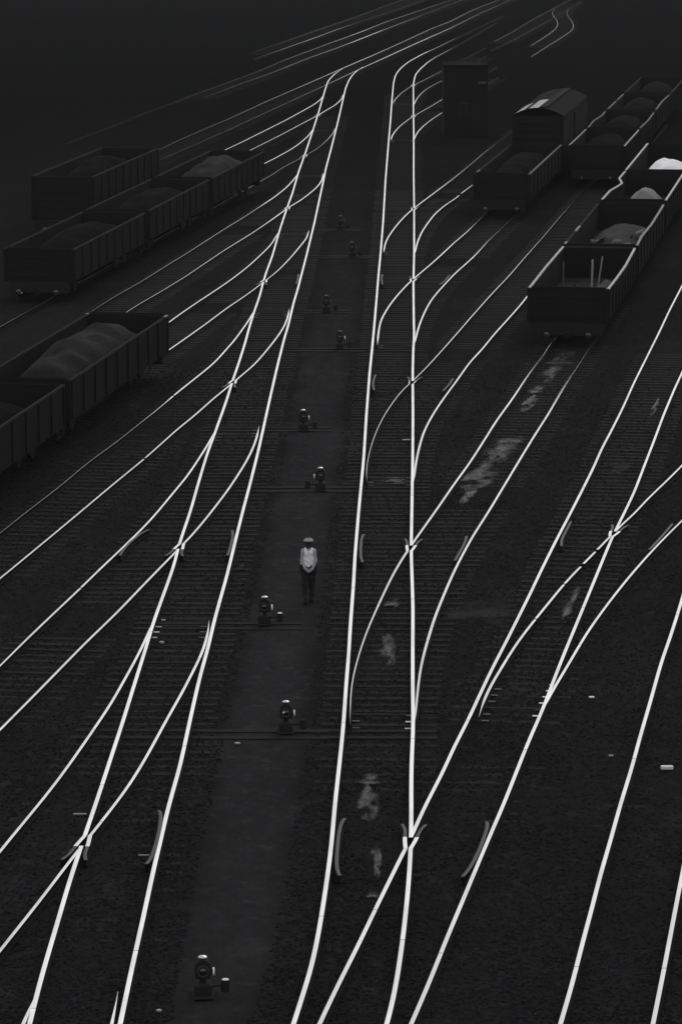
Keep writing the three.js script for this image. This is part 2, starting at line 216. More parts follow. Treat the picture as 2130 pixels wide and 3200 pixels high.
// ---------------------------------------------------------------- ground
function tileTexture(n, f, srgb) {
  const d = new Uint8Array(n * n * 4);
  for (let j = 0; j < n; j++) for (let i = 0; i < n; i++) { const v = Math.max(0, Math.min(255, f(i / n, j / n) * 255)); d.set([v, v, v, 255], (j * n + i) * 4); }
  const t = new THREE.DataTexture(d, n, n); t.wrapS = t.wrapT = THREE.RepeatWrapping; t.magFilter = THREE.LinearFilter; t.minFilter = THREE.LinearMipmapLinearFilter; t.generateMipmaps = true; t.needsUpdate = true; return t;
}
const stoneBump = tileTexture(512, (u, v) => { const n = vnoise(u * 40, v * 40, 40), m = vnoise(u * 90 + 7, v * 90 + 3, 90); return 0.65 * n * n + 0.35 * m; });
{
  // the whole plain, out to the horizon
  const farTex = tileTexture(256, (u, v) => 0.5 + 0.14 * (vnoise(u * 12, v * 12, 12) - 0.5) + 0.16 * (vnoise(u * 48, v * 48, 48) - 0.5));
  farTex.repeat.set(220, 220);
  const g = new THREE.PlaneGeometry(5200, 5200).rotateX(-Math.PI / 2);
  const o = mesh('ground', g, new THREE.MeshPhysicalMaterial({ color: grey(0.012), map: farTex, roughness: 1, specularIntensity: 0 }), scene);
  o.position.set(0, -0.03, -1500); o.userData.kind = 'structure';
  // the ballast bed of the yard with the cinder path between the two leads
  const X0 = -30, X1 = 36, Z0 = -40, Z1 = -300, W = 1024, H = 2048, d = new Uint8Array(W * H * 4);
  const xOn = (p, z) => { let r = null; for (let i = 0; i < p.p.length - 1; i++) { const a = p.p[i], b = p.p[i + 1]; if ((a.y - z) * (b.y - z) <= 0 && a.y !== b.y) { r = a.x + (b.x - a.x) * (z - a.y) / (b.y - a.y); break; } } return r; };
  const sm = (a, b, x) => { const t = Math.max(0, Math.min(1, (x - a) / (b - a))); return t * t * (3 - 2 * t); };
  for (let j = 0; j < H; j++) {
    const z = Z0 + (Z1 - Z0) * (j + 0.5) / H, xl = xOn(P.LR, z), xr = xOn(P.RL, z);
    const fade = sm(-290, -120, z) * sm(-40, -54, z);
    for (let i = 0; i < W; i++) {
      const x = X0 + (X1 - X0) * (i + 0.5) / W, w = 0.5 * (fbm(x * 1.1 + 9, z * 0.55, 3) - 0.5);
      let v = 0.0125;
      if (xl !== null && xr !== null) {
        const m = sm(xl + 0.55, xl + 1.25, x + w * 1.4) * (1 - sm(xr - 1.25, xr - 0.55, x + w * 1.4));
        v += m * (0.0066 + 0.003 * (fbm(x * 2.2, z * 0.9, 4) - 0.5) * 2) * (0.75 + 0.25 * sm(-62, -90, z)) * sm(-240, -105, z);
      }
      const n = fbm(x * 0.7 + 31, z * 0.3 + 5, 4), q = fbm(x * 5.1, z * 5.1, 3), gr = hash(i, j);
      v *= 0.76 + 0.28 * n + 0.2 * q;
      v *= 0.85 + 0.3 * gr;
      if (q > 0.66) v += (q - 0.66) * 0.05;
      v += 0.005 * sm(0.60, 0.82, n) * sm(0.3, 0.7, fbm(x * 1.7 + 3, z * 1.1, 4));
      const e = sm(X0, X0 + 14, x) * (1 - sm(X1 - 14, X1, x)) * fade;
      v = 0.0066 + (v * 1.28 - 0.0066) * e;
      // stored as sRGB
      const s = 255 * 1.055 * Math.pow(Math.max(v, 0.0032), 1 / 2.4) - 14.0, k = (j * W + i) * 4;
      d[k] = s; d[k + 1] = s; d[k + 2] = s * 1.035; d[k + 3] = 255;
    }
  }
  const t = new THREE.DataTexture(d, W, H); t.colorSpace = THREE.SRGBColorSpace; t.magFilter = THREE.LinearFilter; t.minFilter = THREE.LinearMipmapLinearFilter; t.generateMipmaps = true; t.needsUpdate = true;
  const bg = new THREE.PlaneGeometry(X1 - X0, Z0 - Z1, 132, 520), pa = bg.attributes.position, uv = bg.attributes.uv;
  for (let i = 0; i < pa.count; i++) {
    const x = pa.getX(i) + (X0 + X1) / 2, z = (Z0 + Z1) / 2 - pa.getY(i), edge = Math.min(x - X0, X1 - x, Z0 - z, z - Z1);
    pa.setXYZ(i, x, Math.min(1, edge / 3) * (0.03 * (fbm(x * 0.9, z * 0.9, 3) - 0.5)) - 0.012, z);
    uv.setXY(i, (x - X0) / (X1 - X0), (z - Z0) / (Z1 - Z0));
  }
  bg.computeVertexNormals();
  const sb = stoneBump.clone(); sb.repeat.set((X1 - X0) / 1.3, (Z0 - Z1) / 1.3); sb.needsUpdate = true;
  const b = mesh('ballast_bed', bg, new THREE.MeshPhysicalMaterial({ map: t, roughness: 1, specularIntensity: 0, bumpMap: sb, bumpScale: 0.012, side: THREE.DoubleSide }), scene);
  b.userData.kind = 'structure';
}

{ // loose ballast on the nearer track beds
  const base = new THREE.IcosahedronGeometry(1, 0), p = base.attributes.position;
  for (let i = 0; i < p.count; i++) { const k = 0.75 + 0.5 * hash(Math.round(p.getX(i) * 50), Math.round(p.getY(i) * 50 + p.getZ(i) * 173)); p.setXYZ(i, p.getX(i) * k, p.getY(i) * k * 0.75, p.getZ(i) * k); }
  base.computeVertexNormals();
  const N = 70000, o = new THREE.InstancedMesh(base, std(1, 1, 0, { specularIntensity: 0.05 }), N), m = new THREE.Matrix4(), q = new THREE.Quaternion(), e = new THREE.Euler(), c = new THREE.Color();
  const xl = new Map(), near = (p, z) => { let r = 1e9, x = 0; for (const a of p.p) { const d = Math.abs(a.y - z); if (d < r) { r = d; x = a.x; } } return x; };
  for (let i = 0; i < N; i++) {
    const z = -56 - 84 * Math.pow(rnd(), 1.5), kz = Math.round(z * 2); if (!xl.has(kz)) xl.set(kz, [near(P.LR, kz / 2), near(P.RL, kz / 2)]);
    const [a, b] = xl.get(kz), w = -z * 0.094; let x = rr(-w, w); for (let t = 0; t < 4 && x > a + 0.8 && x < b - 0.8; t++) x = rr(-w, w);
    const s = rr(0.018, 0.042); q.setFromEuler(e.set(rr(0, 6), rr(0, 6), rr(0, 6))); m.compose(new THREE.Vector3(x, -0.008 + rr(-0.008, 0.006), z), q, new THREE.Vector3(s, s, s)); o.setMatrixAt(i, m);
    const v = rr(0.014, 0.024); c.setRGB(v, v, v * 1.05); o.setColorAt(i, c);
  }
  o.name = 'ballast_stones'; o.castShadow = o.receiveShadow = true; o.userData = { label: 'loose dark ballast stones strewn over the nearer track beds', category: 'ballast', kind: 'stuff' }; scene.add(o);
}

// ---------------------------------------------------------------- track building
const TOP = 0.16;
function sweep(pts, prof, yOff, widthAt, colAt, creased) {
  // pts: [{x, z, s}], prof: [lateral, y] open polyline
  const n = pts.length, m = prof.length, pos = [], col = [], idx = [];
  for (let i = 0; i < n; i++) {
    const a = pts[Math.max(0, i - 1)], b = pts[Math.min(n - 1, i + 1)]; let dx = b.x - a.x, dz = b.y - a.y; const L = Math.hypot(dx, dz) || 1; dx /= L; dz /= L;
    const w = widthAt ? widthAt(pts[i].s) : 1, c = colAt ? colAt(pts[i].s) : 1, yo = typeof yOff === 'function' ? yOff(pts[i].s) : yOff;
    for (let k = 0; k < m; k++) {
      const q = prof[k][0] * w; pos.push(pts[i].x - dz * q, prof[k][1] + yo, pts[i].y + dx * q);
      if (colAt) col.push(c, c, c * 0.985);
    }
  }
  for (let i = 0; i < n - 1; i++) for (let k = 0; k < m - 1; k++) { const a = i * m + k, b = a + 1, c = a + m, d = c + 1; idx.push(a, b, d, a, d, c); }
  const g = new THREE.BufferGeometry(); g.setAttribute('position', new THREE.Float32BufferAttribute(pos, 3));
  if (colAt) g.setAttribute('color', new THREE.Float32BufferAttribute(col, 3));
  g.setIndex(idx);
  if (creased) { const q = g.toNonIndexed(); q.computeVertexNormals(); return q; }
  g.computeVertexNormals(); return g;
}
function slice(path, a, b, step = 0.5) {
  a = Math.max(0, a); b = Math.min(path.len, b); const n = Math.max(2, Math.ceil((b - a) / step)), o = [];
  for (let i = 0; i <= n; i++) { const s = a + (b - a) * i / n, p = path.at(s); p.s = s; o.push(p); }
  return o;
}
function profiles(hw) {
  const web = 0.012;
  return {
    body: [[-0.068, 0], [-0.068, 0.012], [-web, 0.028], [-web, 0.102], [-hw, 0.112], [-hw, 0.1375], [hw, 0.1375], [hw, 0.112], [web, 0.102], [web, 0.028], [0.068, 0.012], [0.068, 0]],
    head: [[-hw * 1.0, 0.1345], [-hw * 0.97, 0.1405], [-hw * 0.6, 0.1432], [0, 0.144], [hw * 0.6, 0.1432], [hw * 0.97, 0.1405], [hw * 1.0, 0.1345]],
  };
}
const lerpTable = (T, s) => { for (let i = 1; i < T.length; i++) if (s <= T[i][0]) { const a = T[i - 1], b = T[i]; return a[1] + (b[1] - a[1]) * Math.max(0, (s - a[0]) / (b[0] - a[0])); } return T[T.length - 1][1]; };
// one piece of rail: dark rusty body with the polished running surface as its sub-part
function railPiece(parent, pts, { hw = 0.033, drop = 0, taper0 = 0, shine, name = 'rail', dull = false }) {
  if (pts.length < 3) return;
  const pr = profiles(hw), s0 = pts[0].s, w = taper0 ? (s) => Math.min(1, 0.06 + 0.94 * (s - s0) / taper0) : null;
  // little-used rails are polished over a narrow band only
  const band = (s) => (w ? w(s) : 1) * Math.max(0.006, Math.min(1, Math.pow(shine(s) / 0.6, 2)));
  const b = mesh(name, sweep(pts, pr.body, TOP - 0.144 - drop, w ? (s) => Math.max(0.35, w(s)) : null, null, true), M.rust, parent);
  if (dull) mesh('running_surface', sweep(pts, pr.head, TOP - 0.144 - drop, w), M.dullSteel, b);
  else mesh('running_surface', sweep(pts, pr.head, TOP - 0.144 - drop, band, (s) => Math.max(0.5, shine(s)) * (0.86 + 0.14 * sm01(0.3, 0.6, vnoise(s * 0.9 + pts[0].x * 7, pts[0].y)))), M.steel, b);
}
function rail(parent, path, cuts, opt) { // cuts: [[from, to], ...] left open
  const c = [...cuts].sort((a, b) => a[0] - b[0]); let s = opt.from ?? 0; const end = opt.to ?? path.len; let first = true;
  for (const [a, b] of [...c, [end, end]]) {
    if (a - s > 0.4) { railPiece(parent, slice(path, s, a, opt.step), { ...opt, taper0: first ? opt.taper0 : 0 }); first = false; }
    s = Math.max(s, b);
  }
}
const sleeperGeo = new RoundedBoxGeometry(1, 0.14, 0.25, 1, 0.012);
function sleeper(parent, c, n, a, b, y = -0.069) { // from c + a n to c + b n
  y -= 0.02 * sm01(-88, -66, c.y) + 0.03 * Math.max(0, fbm(c.x * 0.25 + 4, c.y * 0.09, 3) - 0.48);
  const o = mesh('sleeper', sleeperGeo, M.wood[Math.floor(rnd() * 3)], parent), m = (a + b) / 2;
  o.position.set(c.x + n.x * m, y + rr(-0.006, 0.008), c.y + n.y * m); o.rotation.set(rr(-0.02, 0.02), Math.atan2(-n.y, n.x) + rr(-0.02, 0.02), 0); o.scale.set(b - a, 1, rr(0.9, 1.08)); return o;
}
const FARZ = -205;
function sleepersAlong(parent, l, r, from, to, reach, step = 0.63) {
  const far = [];
  for (let s = from; s < Math.min(to, l.len - 0.5); s += step) {
    const a = l.at(s), d = l.dir(s); let n = new THREE.Vector2(-d.y, d.x); let t = r.lateral(a, n, 2.6); if (t === null) continue;
    if (t < 0) { n.negate(); t = -t; }
    const c = a.clone().addScaledVector(n, t / 2); let lo = -1.28 + rr(-0.05, 0.05), hi = 1.28 + rr(-0.05, 0.05), raised = false;
    if (reach) { const e = reach(c, n, s); if (e === 'skip') continue; if (e) { lo = Math.min(lo, e[0]); hi = Math.max(hi, e[1]); raised = e[2]; } }
    if (c.y > FARZ) { const o = sleeper(parent, c, n, lo, hi); if (raised && c.y < -70) { o.position.y = -0.052; o.material = M.wood[2]; } }
    else { const g = box(hi - lo, 0.14, 0.24); g.rotateY(Math.atan2(-n.y, n.x)); g.translate(c.x + n.x * (lo + hi) / 2, -0.072, c.y + n.y * (lo + hi) / 2); far.push(g); }
  }
  if (far.length) { const o = mesh('sleepers', mergeGeometries(far), M.farWood, parent); o.userData.kind = 'stuff'; }
}
const tracks = {};
function track(id, label, group) { const t = thing('railway_track', label, 'track', 0, 0, 0, 0, group); tracks[id] = t; return t; }
const flat = (v) => () => v;
const G = 'yard tracks with polished rails';

// turnouts: [branch id, main rail paths, inner (crossing) rail, outer rail]
const TURN = [
  ['b1', 'LL', 'b1r', 'b1l'], ['b2', 'LL', 'b2r', 'b2l'], ['b3', 'LL', 'b3r', 'b3l'], ['b4', 'LL', 'b4r', 'b4l'], ['b5', 'LL', 'b5r', 'b5l'], ['b6', 'LL', 'b6r', 'b6l'], ['b7', 'LL', 'b7r', 'b7l'],
  ['r1', 'RR', 'r1l', 'r1r'], ['r2', 'RR', 'r2l', 'r2r'], ['r3', 'RR', 'r3l', 'r3r'], ['r4', 'RR', 'r4l', 'r4r'], ['r5', 'RR', 'r5l', 'r5r'], ['r6', 'RR', 'r6l', 'r6r'],
  ['q0', 'r0r', 'q0l', 'q0r'], ['r0', 'RR', 'r0l', 'r0r'],
];
const cutsOf = {}; for (const k in P) cutsOf[k] = [];
const frogs = [];
for (const [id, main, inner, outer] of TURN) {
  const x = P[inner].cross(P[main]); if (!x) { console.log('no frog', id); continue; }
  const sgn = P[inner].dir(x.s).dot(P[main].dir(x.so)) > 0 ? 1 : -1, isR0 = id === 'r0';
  // q0 and the rest run from the points to the frog in the sense of the branch path; r0 starts outside the frame and does the same
  cutsOf[inner].push([x.s - 0.85, x.s - 0.06]);
  cutsOf[main].push(sgn > 0 ? [x.so - 0.85, x.so - 0.06] : [x.so + 0.06, x.so + 0.85]);
  frogs.push({ id, main, inner, s: x.s, so: x.so, sgn });
}
// worn-off and broken stretches of the running surface
for (const [k, x, z, h] of [['q0l', ...[5.733, -97.21], 0.07], ['q0l', ...[6.369, -99.75], 0.22], ['q0l', ...[6.874, -101.78], 0.16], ['q0l', ...[4.812, -92.83], 0.05], ['b4r', ...[-6.991, -137.39], 0.35], ['b4r', ...[-7.170, -135.93], 0.9],
  ['b3r', ...[-6.033, -116.89], 0.12], ['b3l', ...[-5.701, -129.92], 0.1], ['r4r', ...[6.220, -200.94], 0.5], ['b2l', ...[-6.724, -96.71], 0.05], ['b6r', ...[-1.174, -126.61], 0.1]]) {
  const e = P[k].nearest(new THREE.Vector2(x, z)); cutsOf[k].push([e.s - h, e.s + h]);
}
for (const k in P) { // fish-plated joints every 15 m or so
  const o = 3 + 9 * hash(k.charCodeAt(0) * 7 + k.charCodeAt(1), k.charCodeAt(2) || 5);
  for (let s = o; s < P[k].len - 2; s += 15) if (!cutsOf[k].some((c) => s > c[0] - 1 && s < c[1] + 1) && k[0] !== 'F' && k[0] !== 'S' && k[0] !== 'T') cutsOf[k].push([s - 0.012, s + 0.012]);
}
const A = 0.87;
const byPoints = (T) => (s) => A * lerpTable(T, s);
const rel = (k, ...T) => byPoints(T.map(([t, v]) => [t * P[k].len, v]));
function frogParts(t, f, shine) {
  const B = P[f.inner], Mn = P[f.main], dB = B.dir(f.s), dM = Mn.dir(f.so).multiplyScalar(f.sgn), off = 0.118;
  const mAt = (d) => Mn.at(f.so + d * f.sgn), bAt = (d) => B.at(f.s + d);
  const r = bAt(-1).sub(mAt(-1)), nM = new THREE.Vector2(-dM.y, dM.x), nB = new THREE.Vector2(-dB.y, dB.x), sd = Math.sign(r.dot(nM)); nM.multiplyScalar(sd * off); nB.multiplyScalar(-sd * off);
  for (const [a, b, c, d] of [[bAt(-0.85), mAt(-0.25).add(nM), mAt(0.55).add(nM), mAt(1.0).addScaledVector(nM, 1.55)], [mAt(-0.85), bAt(-0.25).add(nB), bAt(0.55).add(nB), bAt(1.0).addScaledVector(nB, 1.55)]]) {
    const q = new Path([[a.x, a.y], [b.x, b.y], [c.x, c.y], [d.x, d.y]], 0.12, 0.08);
    railPiece(t, slice(q, 0, 0.82, 0.1), { hw: 0.04, drop: 0.0015, shine: (s) => shine * A, name: 'wing_rail' });
    railPiece(t, slice(q, 0.82, q.len, 0.1), { hw: 0.034, drop: 0.004, dull: true, name: 'wing_rail' });
  }
}
function pointParts(t, inner, outer, plates, bright) { // stretcher bars and slide plates at the points
  const a = P[inner], b = P[outer];
  for (const s of [0.25, 1.3]) { const p = a.at(s), d = a.dir(s), n = new THREE.Vector2(-d.y, d.x), l = b.lateral(p, n, 2.4); if (l === null) continue; const q = p.clone().addScaledVector(n, l); mesh('stretcher_bar', bar([p.x, 0.07, p.y], [q.x, 0.07, q.y], 0.016), M.dullSteel, t); }
  for (let i = 0; i < plates; i++) for (const k of [0, 1]) {
    const path = k ? b : a, s = 0.2 + i * 0.63, p = path.at(s), d = path.dir(s), n = new THREE.Vector2(-d.y, d.x); const other = (k ? a : b).at(s); if (other.clone().sub(p).dot(n) < 0) n.negate();
    const o = mesh('slide_plate', plateGeo, bright && k ? M.plate : M.dullSteel, t); o.position.set(p.x + n.x * 0.13, 0.032, p.y + n.y * 0.13); o.rotation.y = Math.atan2(-d.x, -d.y);
  }
}
const plateGeo = box(0.16, 0.012, 0.1);

// foot points of the point-lever lanterns, [x, z]
const lampSpots = [[-2.336, -62.53], [-1.883, -92.94], [-1.200, -81.55], [-1.227, -123.28], [-0.607, -112.03], [-0.036, -142.70], [-0.593, -153.54], [0.493, -173.14], [-0.031, -184.74]];

// ---- the two leads
{
  const t = track('L', 'left lead track running up the picture, its fans leaving to the left', G);
  rail(t, P.LR, cutsOf.LR, { hw: 0.041, shine: rel('LR', [0, 1], [0.9, 1], [0.97, 0.75], [1, 0.45]) });
  rail(t, P.LL, cutsOf.LL, { hw: 0.041, shine: rel('LL', [0, 1], [0.9, 1], [0.97, 0.7], [1, 0.35]) });
  sleepersAlong(t, P.LL, P.LR, 0, 200, (c, n) => {
    let lo = 0; for (const k of ['b1l', 'b2l', 'b3l', 'b4l', 'b5l', 'b6l', 'b7l']) { const u = P[k].lateral(c, n, 3.1); if (u !== null && u < 0) lo = Math.min(lo, u - 0.5); }
    let hi = 0; for (const [x, z] of lampSpots) if (Math.abs(z - c.y) < 0.62 && x < 1) hi = Math.max(hi, (x - c.x) * n.x + 0.95);
    return [lo, hi, hi > 1.5];
  });
}

{
  const t = track('R', 'right lead track running straight up the middle, its fans leaving to the right', G);
  rail(t, P.RL, cutsOf.RL, { hw: 0.041, shine: rel('RL', [0, 0.9], [0.07, 0.98], [0.8, 0.95], [0.83, 0.4], [0.87, 0.3], [0.885, 0.06], [1, 0.03]) });
  rail(t, P.RR, cutsOf.RR, { hw: 0.041, shine: rel('RR', [0, 0.9], [0.07, 0.98], [0.78, 0.95], [0.815, 0.55], [0.85, 0.4], [0.875, 0.06], [1, 0.03]) });
  sleepersAlong(t, P.RL, P.RR, 0, 220, (c, n) => {
    let hi = 0; for (const k of ['r0r', 'r1r', 'r2r', 'r3r', 'r4r', 'r5r', 'r6r']) { const u = P[k].lateral(c, n, 3.1); if (u !== null && u > 0) hi = Math.max(hi, u + 0.5); }
    let lo = 0; for (const [x, z] of lampSpots) if (Math.abs(z - c.y) < 0.62 && x - c.x > -3.2 && [2, 4, 5, 7].some((i) => lampSpots[i][0] === x)) lo = Math.min(lo, (x - c.x) * n.x - 0.95);
    return [lo, hi, lo < -1.5];
  });
}
// ---- the fans
function branch(id, label, lShine, rShine, o = {}) {
  const t = track(id, label, G), l = id + 'l', r = id + 'r', f = frogs.find((q) => q.id === id), left = id[0] === 'b';
  const inner = left ? r : l, outer = left ? l : r, hw = o.hw ?? 0.033, drop = id === 'q0' ? 0.006 : 0.003, tip = id !== 'r0';
  for (const k of [l, r]) rail(t, P[k], cutsOf[k], { hw, drop, taper0: tip ? (k === inner ? 2.0 : 1.2) : 0, shine: rel(k, ...(k === l ? lShine : rShine)) });
  if (f) frogParts(t, f, o.frog ?? 0.9);
  if (tip && id !== 'b0') pointParts(t, inner, outer, o.plates ?? 3, o.bright);
  const main = left ? ['LL', 'LR'] : id === 'q0' ? ['r0l', 'r0r'] : ['RL', 'RR'];
  if (id !== 'b0') sleepersAlong(t, P[l], P[r], 0, o.sl ?? 60, (c) => { // the lead's long timbers carry the first part
    const d = (P[main[0]].nearest(c).d + P[main[1]].nearest(c).d) / 2; return d < 2.75 ? 'skip' : null;
  });
  return t;
}
branch('b0', 'track joining the left lead at the bottom edge, in front of all other points', [[0, 0.9], [1, 0.9]], [[0, 0.9], [1, 0.9]]);
branch('b1', 'nearest siding leaving the left lead, out of the left edge low down', [[0, 0.95], [0.6, 0.85], [1, 0.7]], [[0, 0.95], [0.55, 0.9], [1, 0.55]], { bright: true });
branch('b2', 'second siding from the bottom leaving the left lead, with a dull check rail', [[0, 0.95], [0.4, 0.95], [1, 0.5]], [[0, 0.85], [0.4, 0.8], [0.6, 0.75], [1, 0.75]]);
branch('b3', 'third siding from the bottom leaving the left lead, its far rail rusty grey', [[0, 0.95], [0.45, 0.95], [0.55, 0.35], [0.9, 0.28], [1, 0.28]], [[0, 0.9], [0.3, 0.75], [0.5, 0.85], [1, 0.8]]);
branch('b4', 'fourth siding from the bottom leaving the left lead, ending under the dark wagons at left', [[0, 0.7], [0.3, 0.9], [0.55, 0.95], [0.56, 0.2], [1, 0.1]], [[0, 0.8], [0.2, 0.6], [0.5, 0.8], [0.6, 0.6], [0.62, 0.1], [1, 0.1]]);
branch('b5', 'fifth siding from the bottom leaving the left lead, long and thin, dying away behind wagons', [[0, 0.9], [0.25, 0.95], [0.4, 0.55], [0.62, 0.2], [1, 0.1]], [[0, 0.95], [0.25, 0.95], [0.35, 0.7], [0.62, 0.4], [1, 0.1]]);
branch('b6', 'sixth siding from the bottom leaving the left lead, shorter and greyer than its neighbours', [[0, 0.85], [0.3, 0.75], [1, 0.5]], [[0, 0.6], [0.15, 0.3], [0.4, 0.35], [1, 0.3]]);
branch('b7', 'topmost siding leaving the left lead, just below the long cross tracks', [[0, 1], [0.3, 0.85], [0.55, 0.55], [1, 0.1]], [[0, 0.95], [0.25, 0.65], [0.5, 0.55], [1, 0.3]]);
branch('r0', 'nearest track leaving the right lead, running from the bottom edge out of the right edge', [[0, 0.78], [0.1, 0.85], [0.25, 0.9], [1, 0.88]], [[0, 0.75], [0.15, 0.85], [0.3, 0.92], [1, 0.88]], { hw: 0.038, sl: 110 });
branch('q0', 'siding branching off to the right from the nearest track, with broken bright rail', [[0, 0.6], [0.1, 0.85], [0.4, 0.8], [1, 0.75]], [[0, 0.9], [0.4, 0.88], [0.8, 0.65], [1, 0.6]], { plates: 6, bright: true, sl: 45 });
branch('r1', 'track curving from the right lead to the nearest open wagon, pale oil spilt between rails', [[0, 0.4], [0.1, 0.62], [0.2, 0.8], [0.35, 0.9], [0.45, 0.85], [0.47, 0.3], [0.5, 0.05], [1, 0.03]], [[0, 0.55], [0.1, 0.75], [0.3, 0.88], [0.38, 0.9], [0.44, 0.3], [0.47, 0.06], [1, 0.03]], { bright: true, sl: 75 });
branch('r2', 'track passing left of the nearest open wagon, rails grey and curving from the right lead', [[0, 0.35], [0.1, 0.5], [0.2, 0.6], [0.35, 0.55], [0.47, 0.4], [0.5, 0.06], [1, 0.03]], [[0, 0.7], [0.12, 0.85], [0.34, 0.85], [0.37, 0.05], [1, 0.03]], { frog: 0.5, sl: 95 });
branch('r3', 'third track up leaving the right lead, ending under the wagon in shade', [[0, 0.85], [0.3, 0.9], [0.38, 0.7], [0.45, 0.25], [0.47, 0.03], [1, 0.03]], [[0, 0.85], [0.3, 0.8], [0.4, 0.6], [0.45, 0.2], [0.47, 0.03], [1, 0.03]], { sl: 90 });
branch('r4', 'fourth track up leaving the right lead, fading towards the far wagons', [[0, 0.95], [0.2, 0.85], [0.4, 0.65], [0.5, 0.4], [0.6, 0.08], [1, 0.05]], [[0, 0.9], [0.2, 1], [0.42, 1], [0.43, 0.12], [0.7, 0.08], [1, 0.04]], { sl: 100 });
branch('r5', 'fifth track up leaving the right lead, cut off by the dark hut', [[0, 0.8], [0.2, 0.6], [0.5, 0.45], [0.54, 0.03], [1, 0.03]], [[0, 0.8], [0.2, 0.65], [0.4, 0.5], [0.42, 0.03], [1, 0.03]], { sl: 60 });
branch('r6', 'topmost track leaving the right lead, a short pair of grey curves', [[0, 0.6], [0.2, 0.45], [0.5, 0.3], [0.55, 0.03], [1, 0.03]], [[0, 0.7], [0.2, 0.5], [0.45, 0.3], [0.5, 0.03], [1, 0.03]], { sl: 60 });
// ---- tracks that stand alone
function plain(id, label, a, b, la, ra, o = {}) {
  const t = track(id, label, G);
  rail(t, P[a], cutsOf[a], { hw: o.hw ?? 0.039, step: o.step, drop: o.drop ?? 0, shine: rel(a, ...la) }); rail(t, P[b], cutsOf[b], { hw: o.hw ?? 0.039, step: o.step, drop: o.drop ?? 0, shine: rel(b, ...ra) });
  sleepersAlong(t, P[a], P[b], 0, 300, o.reach); return t;
}
plain('X1', 'separate track in the bottom right corner, leaving by the right edge', 'X1l', 'X1r', [[0, 0.72], [0.2, 0.85], [1, 0.9]], [[0, 0.68], [1, 0.85]]);
plain('F1', 'long cross track over the top that both leads bend into, nearest of the three', 'F1u', 'F1d', [[0, 0.104], [0.25, 0.312], [0.42, 0.676], [0.5, 0.520], [0.75, 0.364], [0.88, 0.229], [1, 0.104]], [[0, 0.052], [0.3, 0.260], [0.45, 0.676], [0.55, 0.780], [0.7, 0.364], [0.88, 0.187], [1, 0.083]], { hw: 0.04, step: 1.2, drop: 0.004 });
plain('F2', 'long cross track over the top, middle of the three, with a brief bright stretch', 'F2u', 'F2d', [[0, 0.037], [0.35, 0.147], [0.55, 0.429], [0.63, 0.674], [0.7, 0.429], [1, 0.147]], [[0, 0.098], [0.3, 0.367], [0.42, 0.490], [0.45, 1.000], [0.54, 1.000], [0.56, 0.490], [0.75, 0.184], [1, 0.123]], { hw: 0.04, step: 1.2 });
plain('F3', 'faint cross track at the top edge, farthest of the three', 'F3u', 'F3d', [[0, 0.063], [0.3, 0.252], [0.6, 0.189], [1, 0.126]], [[0, 0.063], [0.25, 0.567], [0.4, 0.441], [0.5, 0.151], [1, 0.101]], { hw: 0.038, step: 1.2 });
plain('T1', 'dim straight track near the top right, left of the kinked one', 'T1u', 'T1d', [[0, 0.246], [0.6, 0.179], [1, 0.112]], [[0, 0.090], [0.3, 0.179], [1, 0.067]], { hw: 0.038, step: 1.2 });
plain('S1', 'dim track with a snaking double kink near the top right corner', 'S1l', 'S1r', [[0, 0.336], [0.6, 0.360], [1, 0.240]], [[0, 0.300], [0.6, 0.360], [1, 0.192]], { hw: 0.04, step: 1.2, drop: 0.004 });
// ---- check rails, dull beside the bright ones
for (const [id, pts] of CHECKS) {
  const q = new Path(pts, 0.15, 0.25);
  railPiece(tracks[{ LR: 'L', RL: 'R' }[id] ?? id], slice(q, 0, q.len, 0.15), { hw: 0.036, drop: -0.012, dull: true, name: 'check_rail' });
}

// ---------------------------------------------------------------- oil and cinder spills between the rails
function alphaTexture(k) {
  const n = 128, d = new Uint8Array(n * n * 4), sm = (a, b, x) => { const t = Math.max(0, Math.min(1, (x - a) / (b - a))); return t * t * (3 - 2 * t); };
  for (let j = 0; j < n; j++) for (let i = 0; i < n; i++) {
    const x = i / n * 2 - 1, y = j / n * 2 - 1, r = Math.hypot(x, y), f = fbm(x * 1.9 + k, y * 2.6 + k * 2, 5), q = fbm(x * 3.5 + k, y * 6 - k, 3);
    const v = 255 * sm(0.12, 0.85, (1 - r) * 0.95 + (f - 0.5) * 1.5) * (0.45 + 0.8 * q) * sm(1, 0.8, r); d.set([v, v, v, 255], (j * n + i) * 4);
  }
  const t = new THREE.DataTexture(d, n, n); t.magFilter = THREE.LinearFilter; t.needsUpdate = true; return t;
}
const alphas = [3, 11, 23, 37, 51].map(alphaTexture);
const oilM = alphas.map((a) => new THREE.MeshPhysicalMaterial({ color: grey(0.02), roughness: 0.55, specularIntensity: 0.35, alphaMap: a, transparent: true, side: THREE.DoubleSide }));
const dustM = alphas.map((a) => new THREE.MeshPhysicalMaterial({ color: grey(0.03), roughness: 1, specularIntensity: 0.08, alphaMap: a, transparent: true, opacity: 0.8, side: THREE.DoubleSide }));
const oil = oilM, dust = dustM; let spillCount = 0;
function spill(x, z, w, d, label, m = oil, turn = 0) {
  const g = new THREE.PlaneGeometry(w * 1.5, d * 1.35, 4, 8).rotateX(-Math.PI / 2), o = mesh('oil_spill', g, m[spillCount++ % 5], scene);
  o.position.set(x, 0.034, z); o.rotation.y = turn;
  o.userData = { label, category: m === dust ? 'stain' : 'oil spill', group: 'spills on the track beds' };
}
const H1 = -0.146;
spill(...[8.182, -141.05], 0.95, 4.6, 'pale oil pool right in front of the nearest wagon, topmost of the trail', oil, H1);
spill(...[8.011, -139.27], 0.9, 2.2, 'second oil pool below the nearest wagon, wide at its top', oil, H1);
